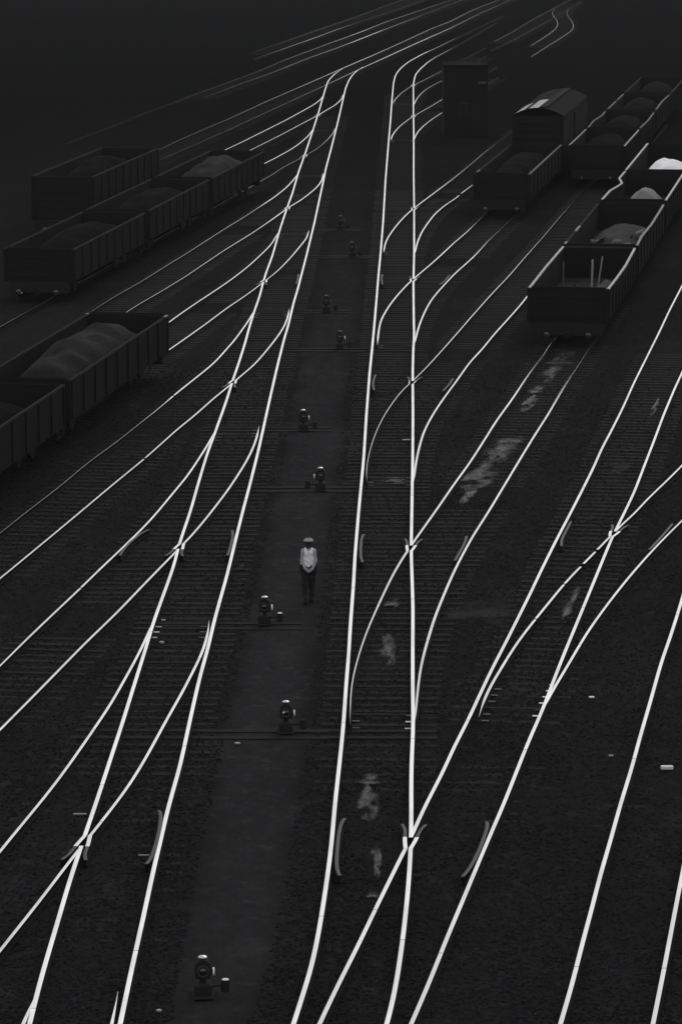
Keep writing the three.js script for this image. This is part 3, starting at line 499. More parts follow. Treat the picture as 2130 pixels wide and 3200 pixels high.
spill(...[7.553, -136.64], 0.55, 5.2, 'narrow slanting oil streak below the wagon pools', oil, H1);
spill(...[6.827, -132.04], 0.55, 1.6, 'short oil dash between the rails in the middle of the trail', oil, H1);
spill(...[6.385, -129.08], 0.4, 3.2, 'hook shaped oil streak below the short dash', oil, H1);
spill(...[6.133, -127.65], 0.35, 1.2, 'small round oil spot under the hook shaped streak', oil, H1);
spill(...[5.456, -121.27], 0.75, 1.3, 'flat oil line across the bed above the large faint pool', oil, H1);
spill(...[5.003, -119.19], 0.85, 4.2, 'large faint oil pool between the rails, lower half of the trail', oil, H1);
spill(...[4.599, -117.07], 0.4, 3.6, 'thin faint oil streak under the large pool', oil, H1);
spill(...[4.098, -114.04], 0.9, 3.4, 'lowest broad oil stain of the trail to the wagon', oil, H1);
spill(...[3.742, -111.38], 0.4, 3.0, 'last faint oil streak at the foot of the trail', oil, H1);
spill(...[1.274, -95.41], 0.36, 1.0, 'small oil spot between the rails of the right lead, beside the walking man', oil);
spill(...[1.118, -89.80], 0.38, 3.0, 'faint oil stain inside the right lead above the lower lantern', oil);
spill(...[0.629, -77.18], 0.42, 0.9, 'brightest oil patch low on the right lead, below the points', oil);
spill(...[0.543, -75.29], 0.36, 2.4, 'long vertical oil streak under the brightest patch of the right lead', oil);
spill(...[0.673, -71.07], 0.2, 2.2, 'thin oil drip line beside the nearest crossing of the right lead', oil);
spill(...[0.580, -68.64], 0.2, 0.5, 'tiny oil spot below the nearest crossing of the right lead', oil);
spill(...[1.595, -113.59], 0.7, 1.0, 'oil patch between the rails level with the fifth lantern', oil);
spill(...[5.813, -95.17], 0.24, 3.6, 'dim oil streak between the crossing rails of the right hand siding', oil, H1);
spill(...[10.573, -128.15], 0.16, 3.4, 'dim oil streak beside the last rail at the right edge', oil, H1);
spill(...[8.472, -115.88], 0.7, 2.4, 'faint sooty patch between rails near the right edge', dust, H1);
spill(...[3.592, -94.89], 1.6, 4.2, 'broad ashy patch in the gap right of the lead tracks', dust, H1);
spill(...[-2.767, -134.73], 0.5, 1.0, 'pale cinder smear beside the left lead above the man', dust);
spill(...[-2.650, -100.04], 0.3, 0.8, 'pale cinder smear beside the left lead, left of the man', dust);

// ---------------------------------------------------------------- point-lever lanterns
const iron = std(0.021, 0.8, 0, { specularIntensity: 0.06 }), capDull = std(0.12, 0.6, 0, { specularIntensity: 0.3 }), capMetal = new THREE.MeshPhysicalMaterial({ color: grey(0.5), roughness: 0.35, metalness: 1, side: THREE.DoubleSide });
const milk = std(0.88, 0.5), bezelM = std(0.05, 0.5, 0, { specularIntensity: 0.3 }), glassM = new THREE.MeshPhysicalMaterial({ color: grey(0.01), roughness: 0.06, clearcoat: 1, clearcoatRoughness: 0.03 });
function makeLantern(side) { // side: +1 lamp hood right, counterweight wside
  const t = thing('point_lantern', '', 'signal lantern', 0, 0, 0, 0, 'black point lanterns along the cinder path');
  mesh('base_plate', rbox(0.34, 0.03, 0.6, 0.008, 0, 0.035, 0), iron, t);
  mesh('post', merge([new THREE.LatheGeometry([[0.11, 0.05], [0.09, 0.1], [0.06, 0.14], [0.055, 0.3], [0.085, 0.33]].map((q) => new THREE.Vector2(...q)), 20)]), iron, t);
  mesh('lever_box', rbox(0.3, 0.2, 0.34, 0.03, 0, 0.14, 0.02), iron, t);
  // housing: arched box
  const s = new THREE.Shape(); s.moveTo(-0.12, 0); s.lineTo(0.12, 0); s.lineTo(0.125, 0.17); s.quadraticCurveTo(0.11, 0.3, 0, 0.31); s.quadraticCurveTo(-0.11, 0.3, -0.125, 0.17); s.closePath();
  const hg = new THREE.ExtrudeGeometry(s, { depth: 0.2, bevelEnabled: true, bevelSize: 0.012, bevelThickness: 0.012, bevelSegments: 2, curveSegments: 10 }).translate(0, 0.335, -0.1);
  const h = mesh('lamp_housing', hg, iron, t);
  mesh('chimney', cyl(0.05, 0.06, 0.05).translate(0, 0.66, 0), iron, h);
  mesh('cap', new THREE.LatheGeometry([[0.0, 0.712], [0.03, 0.709], [0.06, 0.7], [0.078, 0.684], [0.08, 0.676], [0.06, 0.676]].map((q) => new THREE.Vector2(...q)), 24), capMetal, t);
  const lens = mesh('front_lens', new THREE.SphereGeometry(0.085, 24, 10, 0, Math.PI * 2, 0, 0.9).rotateX(Math.PI / 2).translate(0, 0.46, 0.055), glassM, t);
  mesh('bezel', new THREE.TorusGeometry(0.088, 0.013, 8, 28).translate(0, 0.46, 0.118), bezelM, lens);
  const sl = mesh('side_lens', cyl(0.07, 0.07, 0.03, 22).rotateZ(Math.PI / 2).translate(side * 0.182, 0.43, 0.02), milk, t);
  mesh('lens_tube', cyl(0.06, 0.06, 0.04, 22).rotateZ(Math.PI / 2).translate(side * 0.148, 0.43, 0.02), iron, sl);
  const w = side > 0 ? 1 : -1;
  mesh('lever', bar([0, 0.16, 0.05], [0.38 * w, 0.2, 0.05], 0.018), iron, t);
  const cw = mesh('counterweight', new THREE.LatheGeometry([[0, 0.29], [0.06, 0.285], [0.075, 0.27], [0.075, 0.1], [0.06, 0.08], [0, 0.08]].map((q) => new THREE.Vector2(...q)), 22).translate(0.38 * w, 0, 0.05), iron, t);
  mesh('weight_top', cyl(0.05, 0.062, 0.012, 20).translate(0.38 * w, 0.296, 0.05), capMetal, cw);
  return t;
}
{
  const R0 = makeLantern(1), L0 = makeLantern(-1);
  const L = ['lowest lantern at the bottom left, mostly lost in the dark', 'lantern just below left of the walking man, bright weight beside it', 'lantern lowest on the right lead, a painted glint on its round lens', 'lantern above the walking man on the left lead side', 'lantern above the walking man, reaching over to the right lead, lit on its left', 'dim lantern high on the right lead side, third of that side', 'dim lantern high on the left lead side, above the pale smear', 'faint far lantern on the right lead, fourth of that side', 'faintest lantern, highest of all on the left lead'];
  lampSpots.forEach(([x, z], i) => {
    const turn = [0.1, -0.05, 0.04, 0.12, 0.0, -0.06, 0.05, 0.1, 0][i];
    if (i === 0) { R0.position.set(x, 0, z); R0.rotation.y = turn; R0.userData.label = L[0]; }
    else if (i === 4) { L0.position.set(x, 0, z); L0.rotation.y = turn; L0.userData.label = L[4]; }
    else copyOf(R0, L[i], x, 0, z, turn, 'point_lantern');
    const me = scene.children[scene.children.length - 1], o = i === 0 ? R0 : i === 4 ? L0 : me; // weight tops, far caps and far side lenses swap material for weaker glints
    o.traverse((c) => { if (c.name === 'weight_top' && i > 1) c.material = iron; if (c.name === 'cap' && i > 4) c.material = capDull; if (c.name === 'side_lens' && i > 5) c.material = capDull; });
    if (i === 2) mesh('painted_glint', new THREE.SphereGeometry(0.026, 14, 10).scale(0.7, 1, 0.5).translate(-0.05, 0.47, 0.14), milk, o.getObjectByName('front_lens'));  // small white spot painting a glint on this one lens
  });
}

// ---------------------------------------------------------------- wagons
const wagonM = std(0.0145, 0.95, 0, { specularIntensity: 0.03 }), wagonIn = std(0.026, 0.95, 0, { specularIntensity: 0.05 }), under = std(0.02, 0.95, 0, { specularIntensity: 0.06 });
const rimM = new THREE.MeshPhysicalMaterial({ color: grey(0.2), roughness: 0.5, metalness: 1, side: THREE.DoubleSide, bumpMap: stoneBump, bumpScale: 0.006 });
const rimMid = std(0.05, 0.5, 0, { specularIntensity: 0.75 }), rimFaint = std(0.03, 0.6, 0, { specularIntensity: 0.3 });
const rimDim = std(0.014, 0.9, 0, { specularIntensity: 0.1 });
const glint = new THREE.MeshPhysicalMaterial({ color: grey(0.55), roughness: 0.3, metalness: 1 });
const HEAD = -0.1463;
function wall(side, W, L, y0, y1, off, th = 0.07, n = 28) { // a long side, leaning with off(t) at its top
  const pos = [], idx = [];
  for (let i = 0; i <= n; i++) {
    const t = i / n, z = -t * L, o = off(t);
    for (const [x, y] of [[W / 2, y0], [W / 2 + o * 0.35, (y0 + y1) / 2], [W / 2 + o, y1], [W / 2 + o - th, y1], [W / 2 + o * 0.35 - th, (y0 + y1) / 2], [W / 2 - th, y0]]) pos.push(side * x, y, z);
  }
  for (let i = 0; i < n; i++) for (let k = 0; k < 6; k++) { const a = i * 6 + k, b = i * 6 + (k + 1) % 6, c = a + 6, d = b + 6; idx.push(a, b, d, a, d, c); }
  const g = new THREE.BufferGeometry(); g.setAttribute('position', new THREE.Float32BufferAttribute(pos, 3)); g.setIndex(idx); const q = g.toNonIndexed(); q.computeVertexNormals(); return q;
}
function rimGeo(side, W, L, y1, off, from, to, w = 0.1, n = 26) {
  const pos = [], idx = [], uv = [];
  for (let i = 0; i <= n; i++) {
    const t = from + (to - from) * i / n, z = -t * L, o = off(t) + 0.006 * Math.sin(t * 57);
    for (const [x, y] of [[-w / 2, -0.02], [-w / 2, 0.03], [-w * 0.3, 0.042], [w * 0.3, 0.042], [w / 2, 0.03], [w / 2, -0.02]]) { pos.push(side * (W / 2 + o - 0.035) + x, y1 + y, z); uv.push(x * 3, z * 1.4); }
  }
  for (let i = 0; i < n; i++) for (let k = 0; k < 5; k++) { const a = i * 6 + k, b = a + 1, c = a + 6, d = b + 6; idx.push(a, b, d, a, d, c); }
  const g = new THREE.BufferGeometry(); g.setAttribute('position', new THREE.Float32BufferAttribute(pos, 3)); g.setAttribute('uv', new THREE.Float32BufferAttribute(uv, 2)); g.setIndex(idx); g.computeVertexNormals(); return g;
}
function running(t, L, W) { // frame, wheels, buffers
  mesh('underframe', merge([box(0.16, 0.24, L - 0.1, -0.6, 0.8, -L / 2), box(0.16, 0.24, L - 0.1, 0.6, 0.8, -L / 2)]), under, t);
  for (const z of [0.02, -L - 0.02]) mesh('headstock', rbox(W * 0.86, 0.46, 0.14, 0.02, 0, 0.68, z), under, t);
  const wh = new THREE.LatheGeometry([[0.02, -0.07], [0.46, -0.07], [0.47, 0.0], [0.5, 0.02], [0.5, 0.045], [0.44, 0.06], [0.12, 0.03], [0.1, 0.08], [0, 0.08]].map((q) => new THREE.Vector2(...q)), 22).rotateZ(Math.PI / 2);
  for (const z of [-1.5, -3.3, -L + 3.3, -L + 1.5]) { const a = mesh('wheelset', cyl(0.075, 0.075, 1.9, 12).rotateZ(Math.PI / 2).translate(0, TOP + 0.46, z), under, t); for (const s of [-1, 1]) mesh('wheel', s > 0 ? wh.clone().rotateY(Math.PI).translate(0.75, TOP + 0.46, z) : wh.clone().translate(-0.75, TOP + 0.46, z), under, a); }
  for (const s of [-1, 1]) for (const e of [0, 1]) {
    const b = mesh('buffer', cyl(0.055, 0.07, 0.3, 14).rotateX(Math.PI / 2).translate(s * 0.78, 0.5, e ? -L - 0.2 : 0.2), under, t);
    mesh('buffer_head', new THREE.SphereGeometry(0.16, 20, 8, 0, Math.PI * 2, 0, 0.75).scale(1, 0.45, 1).rotateX(e ? -Math.PI / 2 : Math.PI / 2).translate(s * 0.78, 0.5, e ? -L - 0.28 : 0.28), e ? under : glintHead, b);
  }
  mesh('coupling', merge([box(0.1, 0.12, 0.3, 0, 0.55, 0.2), new THREE.TorusGeometry(0.1, 0.03, 6, 14).translate(0, 0.5, 0.36)]), under, t);
}
const glintHead = new THREE.MeshPhysicalMaterial({ color: grey(0.03), roughness: 0.25, metalness: 0, specularIntensity: 1, clearcoat: 1, clearcoatRoughness: 0.15 });
const zero = () => 0;
function openWagon(label, x, z, L, { W = 3.0, top = 2.2, offL = zero, offR = zero, rimL = [[0, 1]], rimR = [[0, 1]], dimRim = false, turn = HEAD, endRim = false } = {}) {
  const t = thing('open_wagon', label, 'freight wagon', x, 0, z, turn, 'open freight wagons');
  const y0 = 0.94;
  mesh('floor', box(W - 0.1, 0.08, L - 0.08, 0, y0 - 0.02, -L / 2), wagonIn, t);
  for (const [s, off, rims] of [[-1, offL, rimL], [1, offR, rimR]]) {
    const w = mesh('side_wall', wall(s, W, L, y0, top, off), wagonM, t);
    const n = 9; for (let i = 0; i <= n; i++) { const k = i / n * 0.98 + 0.01; mesh('wall_post', box(0.05, top - y0 - 0.06, 0.1, s * (W / 2 + 0.025 + off(k) * 0.3), (top + y0) / 2, -k * L), wagonM, w); }
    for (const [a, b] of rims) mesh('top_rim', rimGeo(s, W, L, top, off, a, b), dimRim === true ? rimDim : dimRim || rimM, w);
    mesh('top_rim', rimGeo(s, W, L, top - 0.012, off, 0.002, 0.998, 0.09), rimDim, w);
  }
  for (const e of [0, 1]) {
    const z0 = e ? -L + 0.035 : -0.035, w = mesh('end_wall', box(W - 0.15, top - y0, 0.07, 0, (top + y0) / 2, z0), wagonM, t), o = e ? -0.04 : 0.04;
    for (let i = 0; i < 4; i++) mesh('end_rib', rbox(W - 0.25, 0.1, 0.035, 0.014, 0, y0 + 0.22 + i * 0.36, z0 + o), wagonM, w);
    for (const s of [-1, 1]) mesh('corner_post', rbox(0.12, top - y0, 0.12, 0.02, s * (W / 2 - 0.05), (top + y0) / 2 - 0.03, z0 + o), wagonM, w);
    mesh('top_rim', rbox(W - 0.2, 0.05, 0.07, 0.012, 0, top + 0.012, z0), endRim ? endRimM : rimDim, w);
  }
  running(t, L, W); return t;
}
const endRimM = std(0.04, 0.6, 0, { specularIntensity: 0.3 });
const pts = (T) => (t) => { const v = lerpTable(T, t); return v; };
const along = (x, z, d) => [x + 0.1457 * d, z - 0.9893 * d];
// the train on the fourth... nearest right-hand track
const c1 = [8.52, -143.2];
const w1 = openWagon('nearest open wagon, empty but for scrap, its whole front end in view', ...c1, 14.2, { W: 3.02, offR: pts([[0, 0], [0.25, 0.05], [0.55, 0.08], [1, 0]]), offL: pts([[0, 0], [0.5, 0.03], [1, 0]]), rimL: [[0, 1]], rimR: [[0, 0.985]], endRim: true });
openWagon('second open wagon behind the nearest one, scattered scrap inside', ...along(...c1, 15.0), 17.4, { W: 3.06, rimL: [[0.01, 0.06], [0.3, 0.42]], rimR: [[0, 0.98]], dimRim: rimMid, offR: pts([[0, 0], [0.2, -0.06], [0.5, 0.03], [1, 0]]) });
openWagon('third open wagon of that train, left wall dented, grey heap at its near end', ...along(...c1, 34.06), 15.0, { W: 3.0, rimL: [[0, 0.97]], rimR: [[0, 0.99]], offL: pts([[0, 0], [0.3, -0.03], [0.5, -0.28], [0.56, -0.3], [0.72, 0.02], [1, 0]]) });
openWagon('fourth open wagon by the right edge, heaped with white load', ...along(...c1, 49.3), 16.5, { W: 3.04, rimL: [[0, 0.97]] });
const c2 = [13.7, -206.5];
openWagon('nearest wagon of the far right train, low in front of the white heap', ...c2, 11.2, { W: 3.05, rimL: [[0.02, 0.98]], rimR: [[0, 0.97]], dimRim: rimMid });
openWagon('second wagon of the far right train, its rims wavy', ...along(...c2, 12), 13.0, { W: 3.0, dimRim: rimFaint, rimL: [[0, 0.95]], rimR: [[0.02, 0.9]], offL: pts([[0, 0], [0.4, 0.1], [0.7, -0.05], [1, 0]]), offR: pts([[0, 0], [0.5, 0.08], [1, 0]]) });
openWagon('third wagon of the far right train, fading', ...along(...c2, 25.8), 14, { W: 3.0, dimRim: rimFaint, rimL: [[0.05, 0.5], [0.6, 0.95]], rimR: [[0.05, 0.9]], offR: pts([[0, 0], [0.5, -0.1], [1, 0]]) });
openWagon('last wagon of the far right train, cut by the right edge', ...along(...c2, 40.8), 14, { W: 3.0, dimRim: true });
const c3 = [7.95, -190.0];
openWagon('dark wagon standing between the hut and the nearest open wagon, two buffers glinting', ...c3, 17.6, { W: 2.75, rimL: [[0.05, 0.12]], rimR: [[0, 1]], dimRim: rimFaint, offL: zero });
// left side
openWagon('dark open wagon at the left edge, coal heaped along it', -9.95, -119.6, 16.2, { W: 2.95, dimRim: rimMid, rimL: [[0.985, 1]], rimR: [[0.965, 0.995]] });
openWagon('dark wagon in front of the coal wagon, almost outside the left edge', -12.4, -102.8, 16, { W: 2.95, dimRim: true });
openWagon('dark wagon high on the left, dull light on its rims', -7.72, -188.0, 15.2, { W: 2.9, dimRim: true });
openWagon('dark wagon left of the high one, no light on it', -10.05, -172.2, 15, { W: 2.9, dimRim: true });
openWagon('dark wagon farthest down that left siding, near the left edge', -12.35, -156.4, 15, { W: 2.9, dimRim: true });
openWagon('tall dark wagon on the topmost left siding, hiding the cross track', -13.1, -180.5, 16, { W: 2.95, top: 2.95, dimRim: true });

// loads lie in the wagons: things of their own
function heap(name, label, x, z, w, d, h, y, m, turn = HEAD, rough = 0.25) {
  const nx = 26, nz = 40, g = new THREE.PlaneGeometry(w, d, nx, nz).rotateX(-Math.PI / 2), p = g.attributes.position, k = rnd() * 60;
  for (let i = 0; i < p.count; i++) { const u = p.getX(i) / w * 2, v = p.getZ(i) / d * 2; const b = Math.pow(Math.max(0, 1 - Math.abs(u) ** 2.4), 0.8) * Math.pow(Math.max(0, 1 - Math.abs(v) ** 3), 0.7); p.setY(i, b * h * (1 - rough + 2 * rough * fbm(p.getX(i) * 1.1 + k, p.getZ(i) * 0.9 + k, 4)) + b * 0.06 * fbm(p.getX(i) * 6, p.getZ(i) * 6 + k, 2)); }
  g.computeVertexNormals(); const o = mesh(name, g, m, scene); o.position.set(x, y, z); o.rotation.y = turn; o.userData = { label, category: 'load' }; return o;
}
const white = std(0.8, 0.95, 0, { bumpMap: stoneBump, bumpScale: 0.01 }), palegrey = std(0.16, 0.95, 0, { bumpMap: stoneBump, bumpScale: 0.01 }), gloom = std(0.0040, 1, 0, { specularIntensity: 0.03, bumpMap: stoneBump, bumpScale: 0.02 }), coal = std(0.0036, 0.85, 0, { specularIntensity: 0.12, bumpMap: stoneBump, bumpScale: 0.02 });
{ let q = along(...c1, 34.06 + 3.0); heap('heap', 'grey heap showing over the near end of the dented wagon', q[0] + 0.3, q[1], 2.3, 5.6, 1.34, 0.98, palegrey);
  q = along(...c1, 49.3 + 3.4); heap('heap', 'white heap in the wagon at the right edge, brightest load', q[0] + 0.4, q[1], 2.7, 6.4, 1.48, 0.98, white);
  q = along(-9.95, -119.6, 8); heap('coal_heap', 'long coal heap in the dark wagon at the left edge', q[0], q[1], 2.75, 15.8, 1.42, 0.98, coal, HEAD, 0.2);
  q = along(-7.72, -188.0, 8); heap('coal_heap', 'coal heap in the dark wagon high on the left', q[0], q[1], 2.7, 14.8, 1.35, 0.98, coal, HEAD, 0.15);
}
// dark fill added in these wagons to hide their dark interiors
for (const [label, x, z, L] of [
  ['added dark fill levelled off in the wagon nearly outside the left edge', -12.4, -102.8, 16], ['added dark fill in the unlit wagon left of the high one', -10.05, -172.2, 15], ['added dark fill in the last wagon of the high left row, near the left edge', -12.35, -156.4, 15],
  ['added dark fill in the tall wagon on the topmost left siding', -13.1, -180.5, 16], ['dark load in the nearest wagon of the far right train', ...c2, 11.2], ['dark load in the second wagon of the far right train', ...along(...c2, 12), 13], ['dark load in the third wagon of the far right train', ...along(...c2, 25.8), 14],
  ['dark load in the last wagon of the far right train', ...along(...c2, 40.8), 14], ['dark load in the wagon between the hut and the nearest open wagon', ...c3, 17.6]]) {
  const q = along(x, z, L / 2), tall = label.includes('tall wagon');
  heap('added_fill', label, q[0], q[1], label.includes('between') ? 2.5 : 2.75, L - 0.3, tall ? 2.05 : 1.3, 0.98, gloom, HEAD, 0.12);
}
// scrap in the two nearest wagons
const scrapM = std(0.12, 0.7, 0, { specularIntensity: 0.4 }), stakeM = std(0.05, 0.9);
function inWagon(x, z, u, v) { // u to the right, v metres from the near end
  const q = along(x, z, v); return [q[0] + 0.9893 * u, q[1] + 0.1457 * u];
}
function scrapBar(label, a, ya, b, yb, r, m) {
  yb = Math.min(yb, 2.12);
  const A = inWagon(...c1, ...a), B = inWagon(...c1, ...b), o = mesh('scrap_bar', bar([A[0], ya, A[1]], [B[0], yb, B[1]], r), m, scene); o.userData = { label, category: 'scrap', group: 'scrap bars in the nearest wagon' };
}
scrapBar('leaning stake in the middle of the nearest wagon, paler of the pair', [0.2, 8.2], 1.0, [0.05, 10.4], 2.25, 0.045, scrapM);
scrapBar('longer leaning stake right of the pale one in the nearest wagon', [0.55, 6.0], 1.0, [0.35, 11.6], 2.35, 0.035, stakeM);
scrapBar('short upright stake near the left wall of the nearest wagon', [-1.0, 9.0], 1.0, [-1.05, 9.6], 2.2, 0.04, stakeM);
scrapBar('stub of a stake at the near end of the nearest wagon', [0.05, 1.2], 1.2, [0.02, 1.5], 2.3, 0.04, stakeM);
const rods = ['first', 'second', 'third', 'fourth', 'fifth', 'sixth', 'seventh', 'eighth', 'ninth'].map((q) => q + ' short bright rod from the left in the row inside the nearest wagon');
for (let i = 0; i < 9; i++) { const u = 0.62 + i * 0.085; scrapBar(rods[i], [u, 5.2 + rr(-0.1, 0.1)], 1.55, [u + 0.24, 6.9 - i * 0.12], 1.75, 0.018 - i * 0.001, scrapM); }
const slabPos = [[0.5, 23.5], [0.75, 19.5], [1.05, 24.2], [-0.9, 17.5], [-0.3, 17.8], [-0.6, 21.4], [0.25, 20.6]];
const slabLab = ['bent bright sheet at the far right of the second wagon', 'curled strip in the middle of the second wagon', 'small bright shard beside the bent sheet of the second wagon', 'dull sheet at the near left of the second wagon', 'dull curl at the near end of the second wagon', 'faint scrap by the left wall of the second wagon', 'faint crumpled plate in the heart of the second wagon'];
slabPos.forEach(([u, v], i) => {
  const q = inWagon(...c1, u, v), g = new THREE.PlaneGeometry(rr(0.25, 0.45), rr(0.35, 0.7), 5, 5).rotateX(-Math.PI / 2), p = g.attributes.position;
  for (let k = 0; k < p.count; k++) p.setY(k, 0.5 * (fbm(p.getX(k) * 2 + i * 7, p.getZ(k) * 2, 2) - 0.4) + p.getX(k) ** 2);
  g.computeVertexNormals(); const o = mesh('scrap_sheet', g, i < 3 ? scrapM : stakeM, scene); o.position.set(q[0], 1.68, q[1]); o.rotation.y = rr(0, 3); o.userData = { label: slabLab[i], category: 'scrap', group: 'scrap sheets in the second wagon' };
  });
{ const q = inWagon(...c1, 0, 24), g = heap('scrap_heap', 'dark scrap filling the second wagon', ...q, 2.6, 16, 0.75, 0.97, std(0.012, 0.9, 0, { specularIntensity: 0.3 })); g.userData.category = 'load'; }

// covered wagon behind the dark one, its roof catching the sky
{
  const [x, z] = along(...c3, 18.6), t = thing('covered_wagon', 'covered wagon behind the dark wagon, two bright stripes on its roof', 'freight wagon', x, 0, z, HEAD), W = 2.8, L = 15, y0 = 1.0, y1 = 3.7;
  for (const s of [-1, 1]) { const w = mesh('side_wall', box(0.08, y1 - y0, L, s * (W / 2 - 0.04), (y0 + y1) / 2, -L / 2), wagonM, t); const d = mesh('sliding_door', rbox(0.07, 2.3, 2.4, 0.02, s * (W / 2 + 0.04), 2.3, -L / 2), wagonM, w); mesh('door_handle', box(0.03, 0.3, 0.04, s * (W / 2 + 0.09), 2.1, -L / 2 + 1), under, d); }
  for (const e of [0, 1]) { const w = mesh('end_wall', box(W - 0.18, y1 - y0 - 0.01, 0.08, 0, (y0 + y1) / 2, e ? -L + 0.04 : -0.04), wagonM, t); for (let i = 0; i < 6; i++) mesh('end_rib', rbox(W - 0.3, 0.1, 0.05, 0.02, 0, 1.3 + i * 0.4, e ? -L - 0.02 : 0.02), wagonM, w); }
  const roofM = std(0.0065, 0.95, 0, { specularIntensity: 0.06 }), sheet = new THREE.MeshPhysicalMaterial({ color: grey(0.16), roughness: 0.45, metalness: 1, side: THREE.DoubleSide });
  const arc = (a, b, r, m, nm, l0, l1) => { const pos = [], idx = []; for (let i = 0; i <= 8; i++) { const u = a + (b - a) * i / 8; for (const zz of [l0, l1]) pos.push(u, y1 + 0.42 * (1 - (u / (W / 2)) ** 2) + r, zz); } for (let i = 0; i < 8; i++) idx.push(i * 2, i * 2 + 1, i * 2 + 3, i * 2, i * 2 + 3, i * 2 + 2); const g = new THREE.BufferGeometry(); g.setAttribute('position', new THREE.Float32BufferAttribute(pos, 3)); g.setIndex(idx); g.computeVertexNormals(); return mesh(nm, g, m, t); };
  arc(-W / 2, W / 2, 0, roofM, 'roof', 0.1, -L - 0.1);
  arc(-1.25, -0.75, 0.012, sheet, 'roof_shine_strip', 0.08, -5.2); arc(-0.5, 0.0, 0.014, sheet, 'roof_shine_strip', 0.08, -6.2);  // bright strips added to paint two sky reflections on the roof
  mesh('running_board', box(0.4, 0.03, L - 0.4, 0.25, y1 + 0.46, -L / 2), under, t);
  running(t, L, W);
}
const roofDark = std(0.006, 1, 0, { specularIntensity: 0.03 });
// hut of dark boards beside the fifth track
{
  const t = thing('trackside_hut', 'dark flat topped hut cutting off the tracks at the top', 'hut', 7.75, 0, -239.5, 0), W = 2.75, D = 3.2, Hh = 4.4;
  for (const s of [-1, 1]) mesh('wall', box(0.14, Hh, D, s * (W / 2 - 0.07), Hh / 2 - 0.05, -D / 2), wagonM, t);
  mesh('wall', box(W - 0.285, Hh, 0.14, 0, Hh / 2 - 0.05, -D + 0.07), wagonM, t);
  const f = mesh('wall', box(W - 0.285, Hh, 0.14, 0, Hh / 2 - 0.05, -0.08), wagonM, t);
  for (let i = 0; i < 12; i++) mesh('board', box(W / 12 - 0.025, Hh - 0.1, 0.03, -W / 2 + (i + 0.5) * W / 12, Hh / 2 - 0.02, 0.006), wagonM, f);
  mesh('roof', rbox(W + 0.02, 0.12, D + 0.3, 0.03, 0, Hh, -D / 2), roofDark, t);
  const wn = mesh('window', box(0.5, 0.72, 0.05, -0.15, 1.75, 0.04), std(0.02), t); mesh('pane', box(0.42, 0.64, 0.01, -0.15, 1.75, 0.068), std(0.015, 0.2, 0, { specularIntensity: 0.5 }), wn);
  mesh('lamp_shade', rbox(0.5, 0.16, 0.24, 0.05, 1.0, 3.35, 0.14), std(0.05, 0.7), t);
  mesh('door', rbox(0.85, 2.0, 0.05, 0.015, 0.72, 1.05, 0.04), wagonM, t);
}

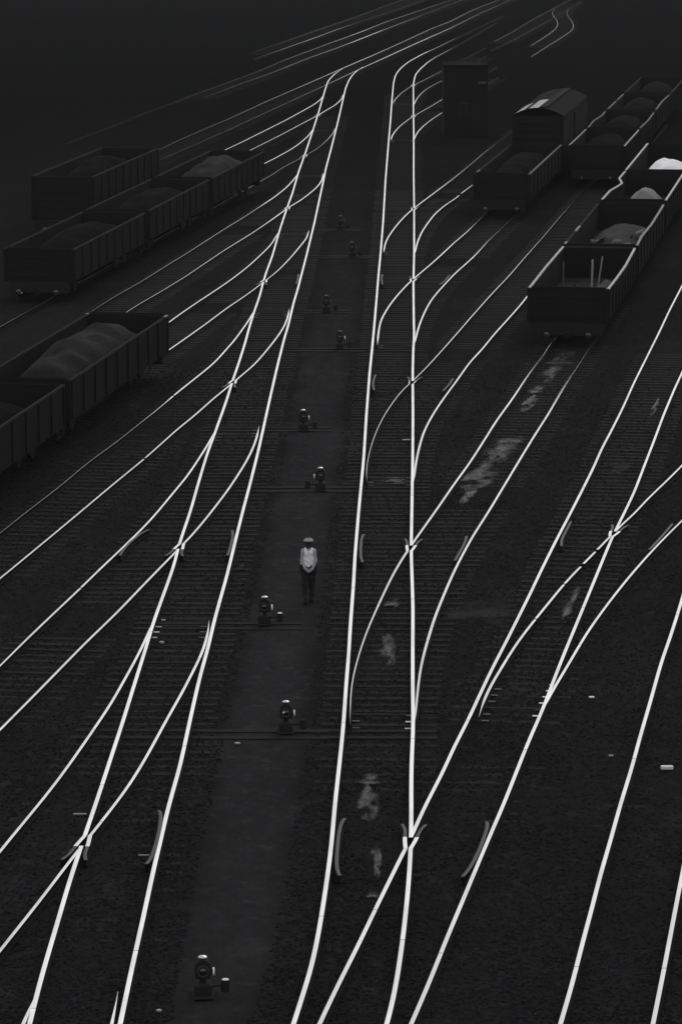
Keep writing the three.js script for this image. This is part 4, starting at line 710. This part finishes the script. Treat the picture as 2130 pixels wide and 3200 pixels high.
// ---------------------------------------------------------------- the walking man
function field(prims, k) { // smooth union of tapered capsules
  return (x, y, z) => {
    let acc = 0, best = 1e9; const ds = [];
    for (const [ax, ay, az, ra, bx, by, bz, rb] of prims) {
      const dx = bx - ax, dy = by - ay, dz = bz - az, L = dx * dx + dy * dy + dz * dz || 1e-9, t = Math.max(0, Math.min(1, ((x - ax) * dx + (y - ay) * dy + (z - az) * dz) / L));
      const d = Math.hypot(x - ax - dx * t, y - ay - dy * t, z - az - dz * t) - (ra + (rb - ra) * t); if (d < best) best = d; ds.push(d);
    }
    for (const d of ds) acc += Math.exp(-(d - best) / k);
    return best - k * Math.log(acc);
  };
}
function surface(f, lo, hi, h) { // surface nets
  const n = [0, 1, 2].map((i) => Math.ceil((hi[i] - lo[i]) / h) + 1), [nx, ny, nz] = n, v = new Float32Array(nx * ny * nz), id = new Int32Array(nx * ny * nz).fill(-1), pos = [], idx = [];
  const I = (i, j, k) => (k * ny + j) * nx + i;
  for (let k = 0; k < nz; k++) for (let j = 0; j < ny; j++) for (let i = 0; i < nx; i++) v[I(i, j, k)] = f(lo[0] + i * h, lo[1] + j * h, lo[2] + k * h);
  const E = []; for (let a = 0; a < 8; a++) for (const b of [1, 2, 4]) if (!(a & b)) E.push([a, a | b]);
  for (let k = 0; k < nz - 1; k++) for (let j = 0; j < ny - 1; j++) for (let i = 0; i < nx - 1; i++) {
    let sx = 0, sy = 0, sz = 0, c = 0; const g = (m) => v[I(i + (m & 1), j + ((m >> 1) & 1), k + (m >> 2))];
    for (const [a, b] of E) { const p = g(a), q = g(b); if (p < 0 !== q < 0) { const t = p / (p - q); sx += (a & 1) + t * ((b & 1) - (a & 1)); sy += ((a >> 1) & 1) + t * (((b >> 1) & 1) - ((a >> 1) & 1)); sz += (a >> 2) + t * ((b >> 2) - (a >> 2)); c++; } }
    if (c) { id[I(i, j, k)] = pos.length / 3; pos.push(lo[0] + (i + sx / c) * h, lo[1] + (j + sy / c) * h, lo[2] + (k + sz / c) * h); }
  }
  const quad = (a, b, c, d, flip) => { if (a < 0 || b < 0 || c < 0 || d < 0) return; flip ? idx.push(a, c, b, a, d, c) : idx.push(a, b, c, a, c, d); };
  for (let k = 1; k < nz - 1; k++) for (let j = 1; j < ny - 1; j++) for (let i = 1; i < nx - 1; i++) {
    const s = v[I(i, j, k)] < 0;
    if (s !== v[I(i + 1, j, k)] < 0) quad(id[I(i, j - 1, k - 1)], id[I(i, j, k - 1)], id[I(i, j, k)], id[I(i, j - 1, k)], !s);
    if (s !== v[I(i, j + 1, k)] < 0) quad(id[I(i - 1, j, k - 1)], id[I(i - 1, j, k)], id[I(i, j, k)], id[I(i, j, k - 1)], !s);
    if (s !== v[I(i, j, k + 1)] < 0) quad(id[I(i - 1, j - 1, k)], id[I(i, j - 1, k)], id[I(i, j, k)], id[I(i - 1, j, k)], !s);
  }
  const g = new THREE.BufferGeometry(); g.setAttribute('position', new THREE.Float32BufferAttribute(pos, 3)); g.setIndex(idx); g.computeVertexNormals(); return g;
}
{
  const [px, pz] = [-0.821, -95.53];
  const t = thing('person', 'man in white vest and pale cap walking away up the cinder path, hands behind him', 'person', px, 0, pz, 0.03); t.scale.setScalar(0.965);
  const skin = std(0.34, 0.6), vest = std(0.85, 0.95, 0, { bumpMap: stoneBump, bumpScale: 0.012 }), dark = std(0.021, 0.95, 0, { specularIntensity: 0.1 }), capM = std(0.33, 0.9), hair = std(0.02, 0.9), boot = std(0.022, 0.6, 0, { specularIntensity: 0.2 });
  // seen from behind, he faces -z; x to the right
  const legs = [
    [-0.085, 0.92, 0.0, 0.095, -0.095, 0.5, 0.05, 0.062], [-0.095, 0.5, 0.05, 0.062, -0.085, 0.12, 0.2, 0.042],
    [0.085, 0.92, 0.0, 0.095, 0.09, 0.5, -0.09, 0.062], [0.09, 0.5, -0.09, 0.062, 0.08, 0.12, -0.1, 0.042],
  ];
  const feet = [[-0.085, 0.075, 0.22, 0.045, -0.09, 0.04, 0.03, 0.036], [0.08, 0.06, -0.09, 0.045, 0.085, 0.04, -0.28, 0.036]];
  const torso = [
    [-0.065, 0.94, 0, 0.105, 0.065, 0.94, 0, 0.105], [0, 0.98, 0, 0.115, 0, 1.15, 0.0, 0.11], [-0.04, 1.12, 0, 0.1, -0.06, 1.32, 0.01, 0.095], [0.04, 1.12, 0, 0.1, 0.06, 1.32, 0.01, 0.095],
    [-0.125, 1.4, 0.01, 0.056, 0.125, 1.4, 0.01, 0.056], [-0.075, 1.36, 0.02, 0.085, 0.075, 1.36, 0.02, 0.085],
  ];
  const neck = [[0, 1.42, 0.0, 0.058, 0, 1.53, -0.02, 0.054]];
  const head = [[0, 1.6, -0.03, 0.083, 0, 1.655, -0.02, 0.09], [0, 1.57, -0.07, 0.055, 0, 1.62, -0.075, 0.07], [0, 1.545, -0.085, 0.03, 0, 1.55, -0.085, 0.03], [0, 1.6, -0.14, 0.012, 0, 1.615, -0.128, 0.011], [-0.084, 1.6, -0.02, 0.014, -0.086, 1.63, -0.01, 0.016], [0.084, 1.6, -0.02, 0.014, 0.086, 1.63, -0.01, 0.016]];
  const arms = [
    [-0.15, 1.395, 0.01, 0.05, -0.178, 1.13, 0.05, 0.038], [-0.178, 1.13, 0.05, 0.038, -0.09, 0.945, 0.155, 0.031],
    [0.15, 1.395, 0.01, 0.05, 0.184, 1.14, 0.05, 0.038], [0.184, 1.14, 0.05, 0.038, 0.1, 0.94, 0.155, 0.031],
  ];
  const base = field([...torso, ...neck, ...head, ...arms, ...legs, ...feet], 0.016);
  const body = mesh('body', surface(base, [-0.34, 0.0, -0.36], [0.34, 1.8, 0.34], 0.0125), skin, t);
  // two hands clasped behind the back: palm, four unequal bent fingers, thumb from the side of the palm
  const hand = (s, w) => { // s: side the arm comes from, w: depth of the layer
    const P0 = [s * 0.092, 0.945, 0.158 + w], pr = []; const c = (a, ra, b, rb) => pr.push([...a, ra, ...b, rb]);
    for (let i = 0; i < 4; i++) { const o = (i - 1.5) * 0.021; c([P0[0], P0[1] + o * 0.6, P0[2]], 0.019, [s * 0.03, 0.905 + o, 0.168 + w], 0.014);
      const L = [0.03, 0.036, 0.033, 0.026][i]; c([s * 0.03, 0.905 + o, 0.168 + w], 0.0095, [s * 0.03 - s * L, 0.893 + o, 0.174 + w], 0.0088); c([s * 0.03 - s * L, 0.893 + o, 0.174 + w], 0.0088, [s * 0.03 - s * L * 1.7, 0.884 + o * 0.9, 0.162 + w], 0.0075); }
    c([s * 0.075, 0.955, 0.165 + w], 0.015, [s * 0.045, 0.957, 0.185 + w], 0.011); c([s * 0.045, 0.957, 0.185 + w], 0.011, [s * 0.018, 0.94, 0.188 + w], 0.0085);
    return surface(field(pr, 0.004), [Math.min(s * 0.13, -s * 0.05), 0.84, 0.1 + w], [Math.max(s * 0.13, -s * 0.05), 1.0, 0.24 + w], 0.0032);
  };
  body.geometry = merge([body.geometry, hand(-1, 0), hand(1, 0.03)]);
  const clip = (f, lim) => (x, y, z) => Math.max(f(x, y, z), lim(x, y, z));
  // vest: torso grown a little, cut at neckline, arm holes and hem
  const tf = field([...torso, [-0.14, 1.0, 0.0, 0.03, 0.14, 1.0, 0.0, 0.03]], 0.02);
  const vestF = clip((x, y, z) => tf(x, y, z) - 0.014 - 0.004 * Math.sin(y * 46 + 3 * x * 12), (x, y, z) => {
    const hem = 0.985 - y, hole = Math.abs(x) - (0.11 + 0.03 * Math.max(0, (1.32 - y) / 0.1)) , neckLine = 0.066 - Math.hypot(x, (y - 1.475) * 0.9);
    return Math.max(hem, y > 1.22 ? hole : -1, neckLine);
  });
  mesh('vest', surface(vestF, [-0.3, 0.9, -0.2], [0.3, 1.52, 0.2], 0.01), vest, t);
  const lf = field([...legs, [-0.075, 0.94, 0, 0.112, 0.075, 0.94, 0, 0.112], [-0.08, 1.0, 0, 0.1, 0.08, 1.0, 0, 0.1]], 0.02);
  mesh('trousers', surface(clip((x, y, z) => lf(x, y, z) - 0.02 - 0.006 * Math.sin(y * 30 + x * 9), (x, y) => Math.max(y - 1.03, 0.1 - y)), [-0.3, 0.04, -0.3], [0.3, 1.1, 0.34], 0.0115), dark, t);
  mesh('hair', surface(clip((x, y, z) => field(head.slice(0, 1), 0.01)(x, y, z) - 0.021, (x, y, z) => Math.max(1.535 - y, -0.07 - z)), [-0.13, 1.5, -0.16], [0.13, 1.8, 0.12], 0.008), hair, t);
  mesh('added_neck_band', surface((x, y, z) => Math.max(field(neck, 0.01)(x, y, z) - 0.014, 1.455 - y, y - 1.56), [-0.13, 1.4, -0.13], [0.13, 1.6, 0.12], 0.008), hair, t);  // dark band added round the neck for its dark tone
  const cap = mesh('cap', merge([new THREE.SphereGeometry(0.118, 28, 12, 0, Math.PI * 2, 0, 1.5).scale(1, 0.82, 1.12).translate(0, 1.66, -0.02), new THREE.TorusGeometry(0.119, 0.012, 8, 30).rotateX(Math.PI / 2).scale(1, 1, 1.12).translate(0, 1.668, -0.02)]), capM, t);
  mesh('peak', new THREE.CylinderGeometry(0.12, 0.125, 0.01, 24, 1, false, Math.PI * 0.65, Math.PI * 0.7).scale(1, 1, 1.5).translate(0, 1.662, -0.03), capM, cap);
  for (const [k, f] of feet.entries()) mesh('boot', surface((x, y, z) => Math.max(field([f, [f[0], f[1], f[2], 0.05, f[0] - 0.002, f[1] + 0.1, f[2] - 0.015, 0.05]], 0.012)(x, y, z) - 0.014, 0.006 - y), [f[0] - 0.14, -0.02, -0.38], [f[0] + 0.14, 0.28, 0.36], 0.011), boot, t);
  // dark pouches on the belt with a shiny clasp
  for (const [x, y] of [[-0.19, 0.93], [0.165, 0.9]]) { const p = mesh('belt_pouch', rbox(0.1, 0.24, 0.12, 0.03, x, y, 0.03), dark, t); mesh('clasp', new THREE.SphereGeometry(0.022, 14, 10).translate(x - 0.01, y + 0.13, 0.05), std(0.8, 0.35), p); }
}

// ---------------------------------------------------------------- small pale things lying about
const paleM = std(0.72, 0.9), dimM = std(0.3, 0.9);
function litter(name, label, cat, x, z, w, h, d, m, turn = 0) { const o = mesh(name, rbox(w, h, d, Math.min(w, h, d) * 0.3), m, scene); o.position.set(x, h / 2 + 0.012, z); o.rotation.y = turn; o.userData = { label, category: cat }; }
litter('marker_board', 'white painted marker board lying near the right edge', 'marker', ...[6.817, -78.18], 0.26, 0.08, 0.12, paleM, 0.05);
litter('pale_stick', 'pale stick lying left of the nearest left crossing', 'stick', ...[-5.214, -74.46], 0.27, 0.03, 0.05, dimM, 0.03);
litter('pale_stick', 'short pale stick beside the lowest left check rail', 'stick', ...[-3.780, -71.39], 0.2, 0.02, 0.04, dimM, 0);
litter('paper_scrap', 'white paper scrap right of the siding points', 'paper', ...[5.667, -84.82], 0.12, 0.03, 0.1, paleM, 0.2);
litter('paper_scrap', 'small paper scrap by the right lead, above the man', 'paper', ...[2.088, -121.27], 0.24, 0.03, 0.14, dimM, 0.3);
litter('paper_scrap', 'white scrap between the second left points', 'paper', ...[-4.317, -90.63], 0.1, 0.05, 0.12, dimM, 0.5);
litter('paper_scrap', 'pale scrap at the top of the second left points', 'paper', ...[-4.399, -93.28], 0.1, 0.03, 0.1, dimM, 0.1);
litter('paper_scrap', 'pale scrap below the lowest lantern of the right lead', 'paper', ...[-2.225, -80.43], 0.1, 0.03, 0.1, dimM, 0.6);
litter('paper_scrap', 'pale scrap low down beside the left lead', 'paper', ...[-3.037, -61.64], 0.08, 0.03, 0.08, dimM, 0.6);
litter('paper_scrap', 'pale scrap between the rails above the white marker', 'paper', ...[5.729, -79.32], 0.1, 0.03, 0.07, dimM, 0.2);

renderer.render(scene, camera);
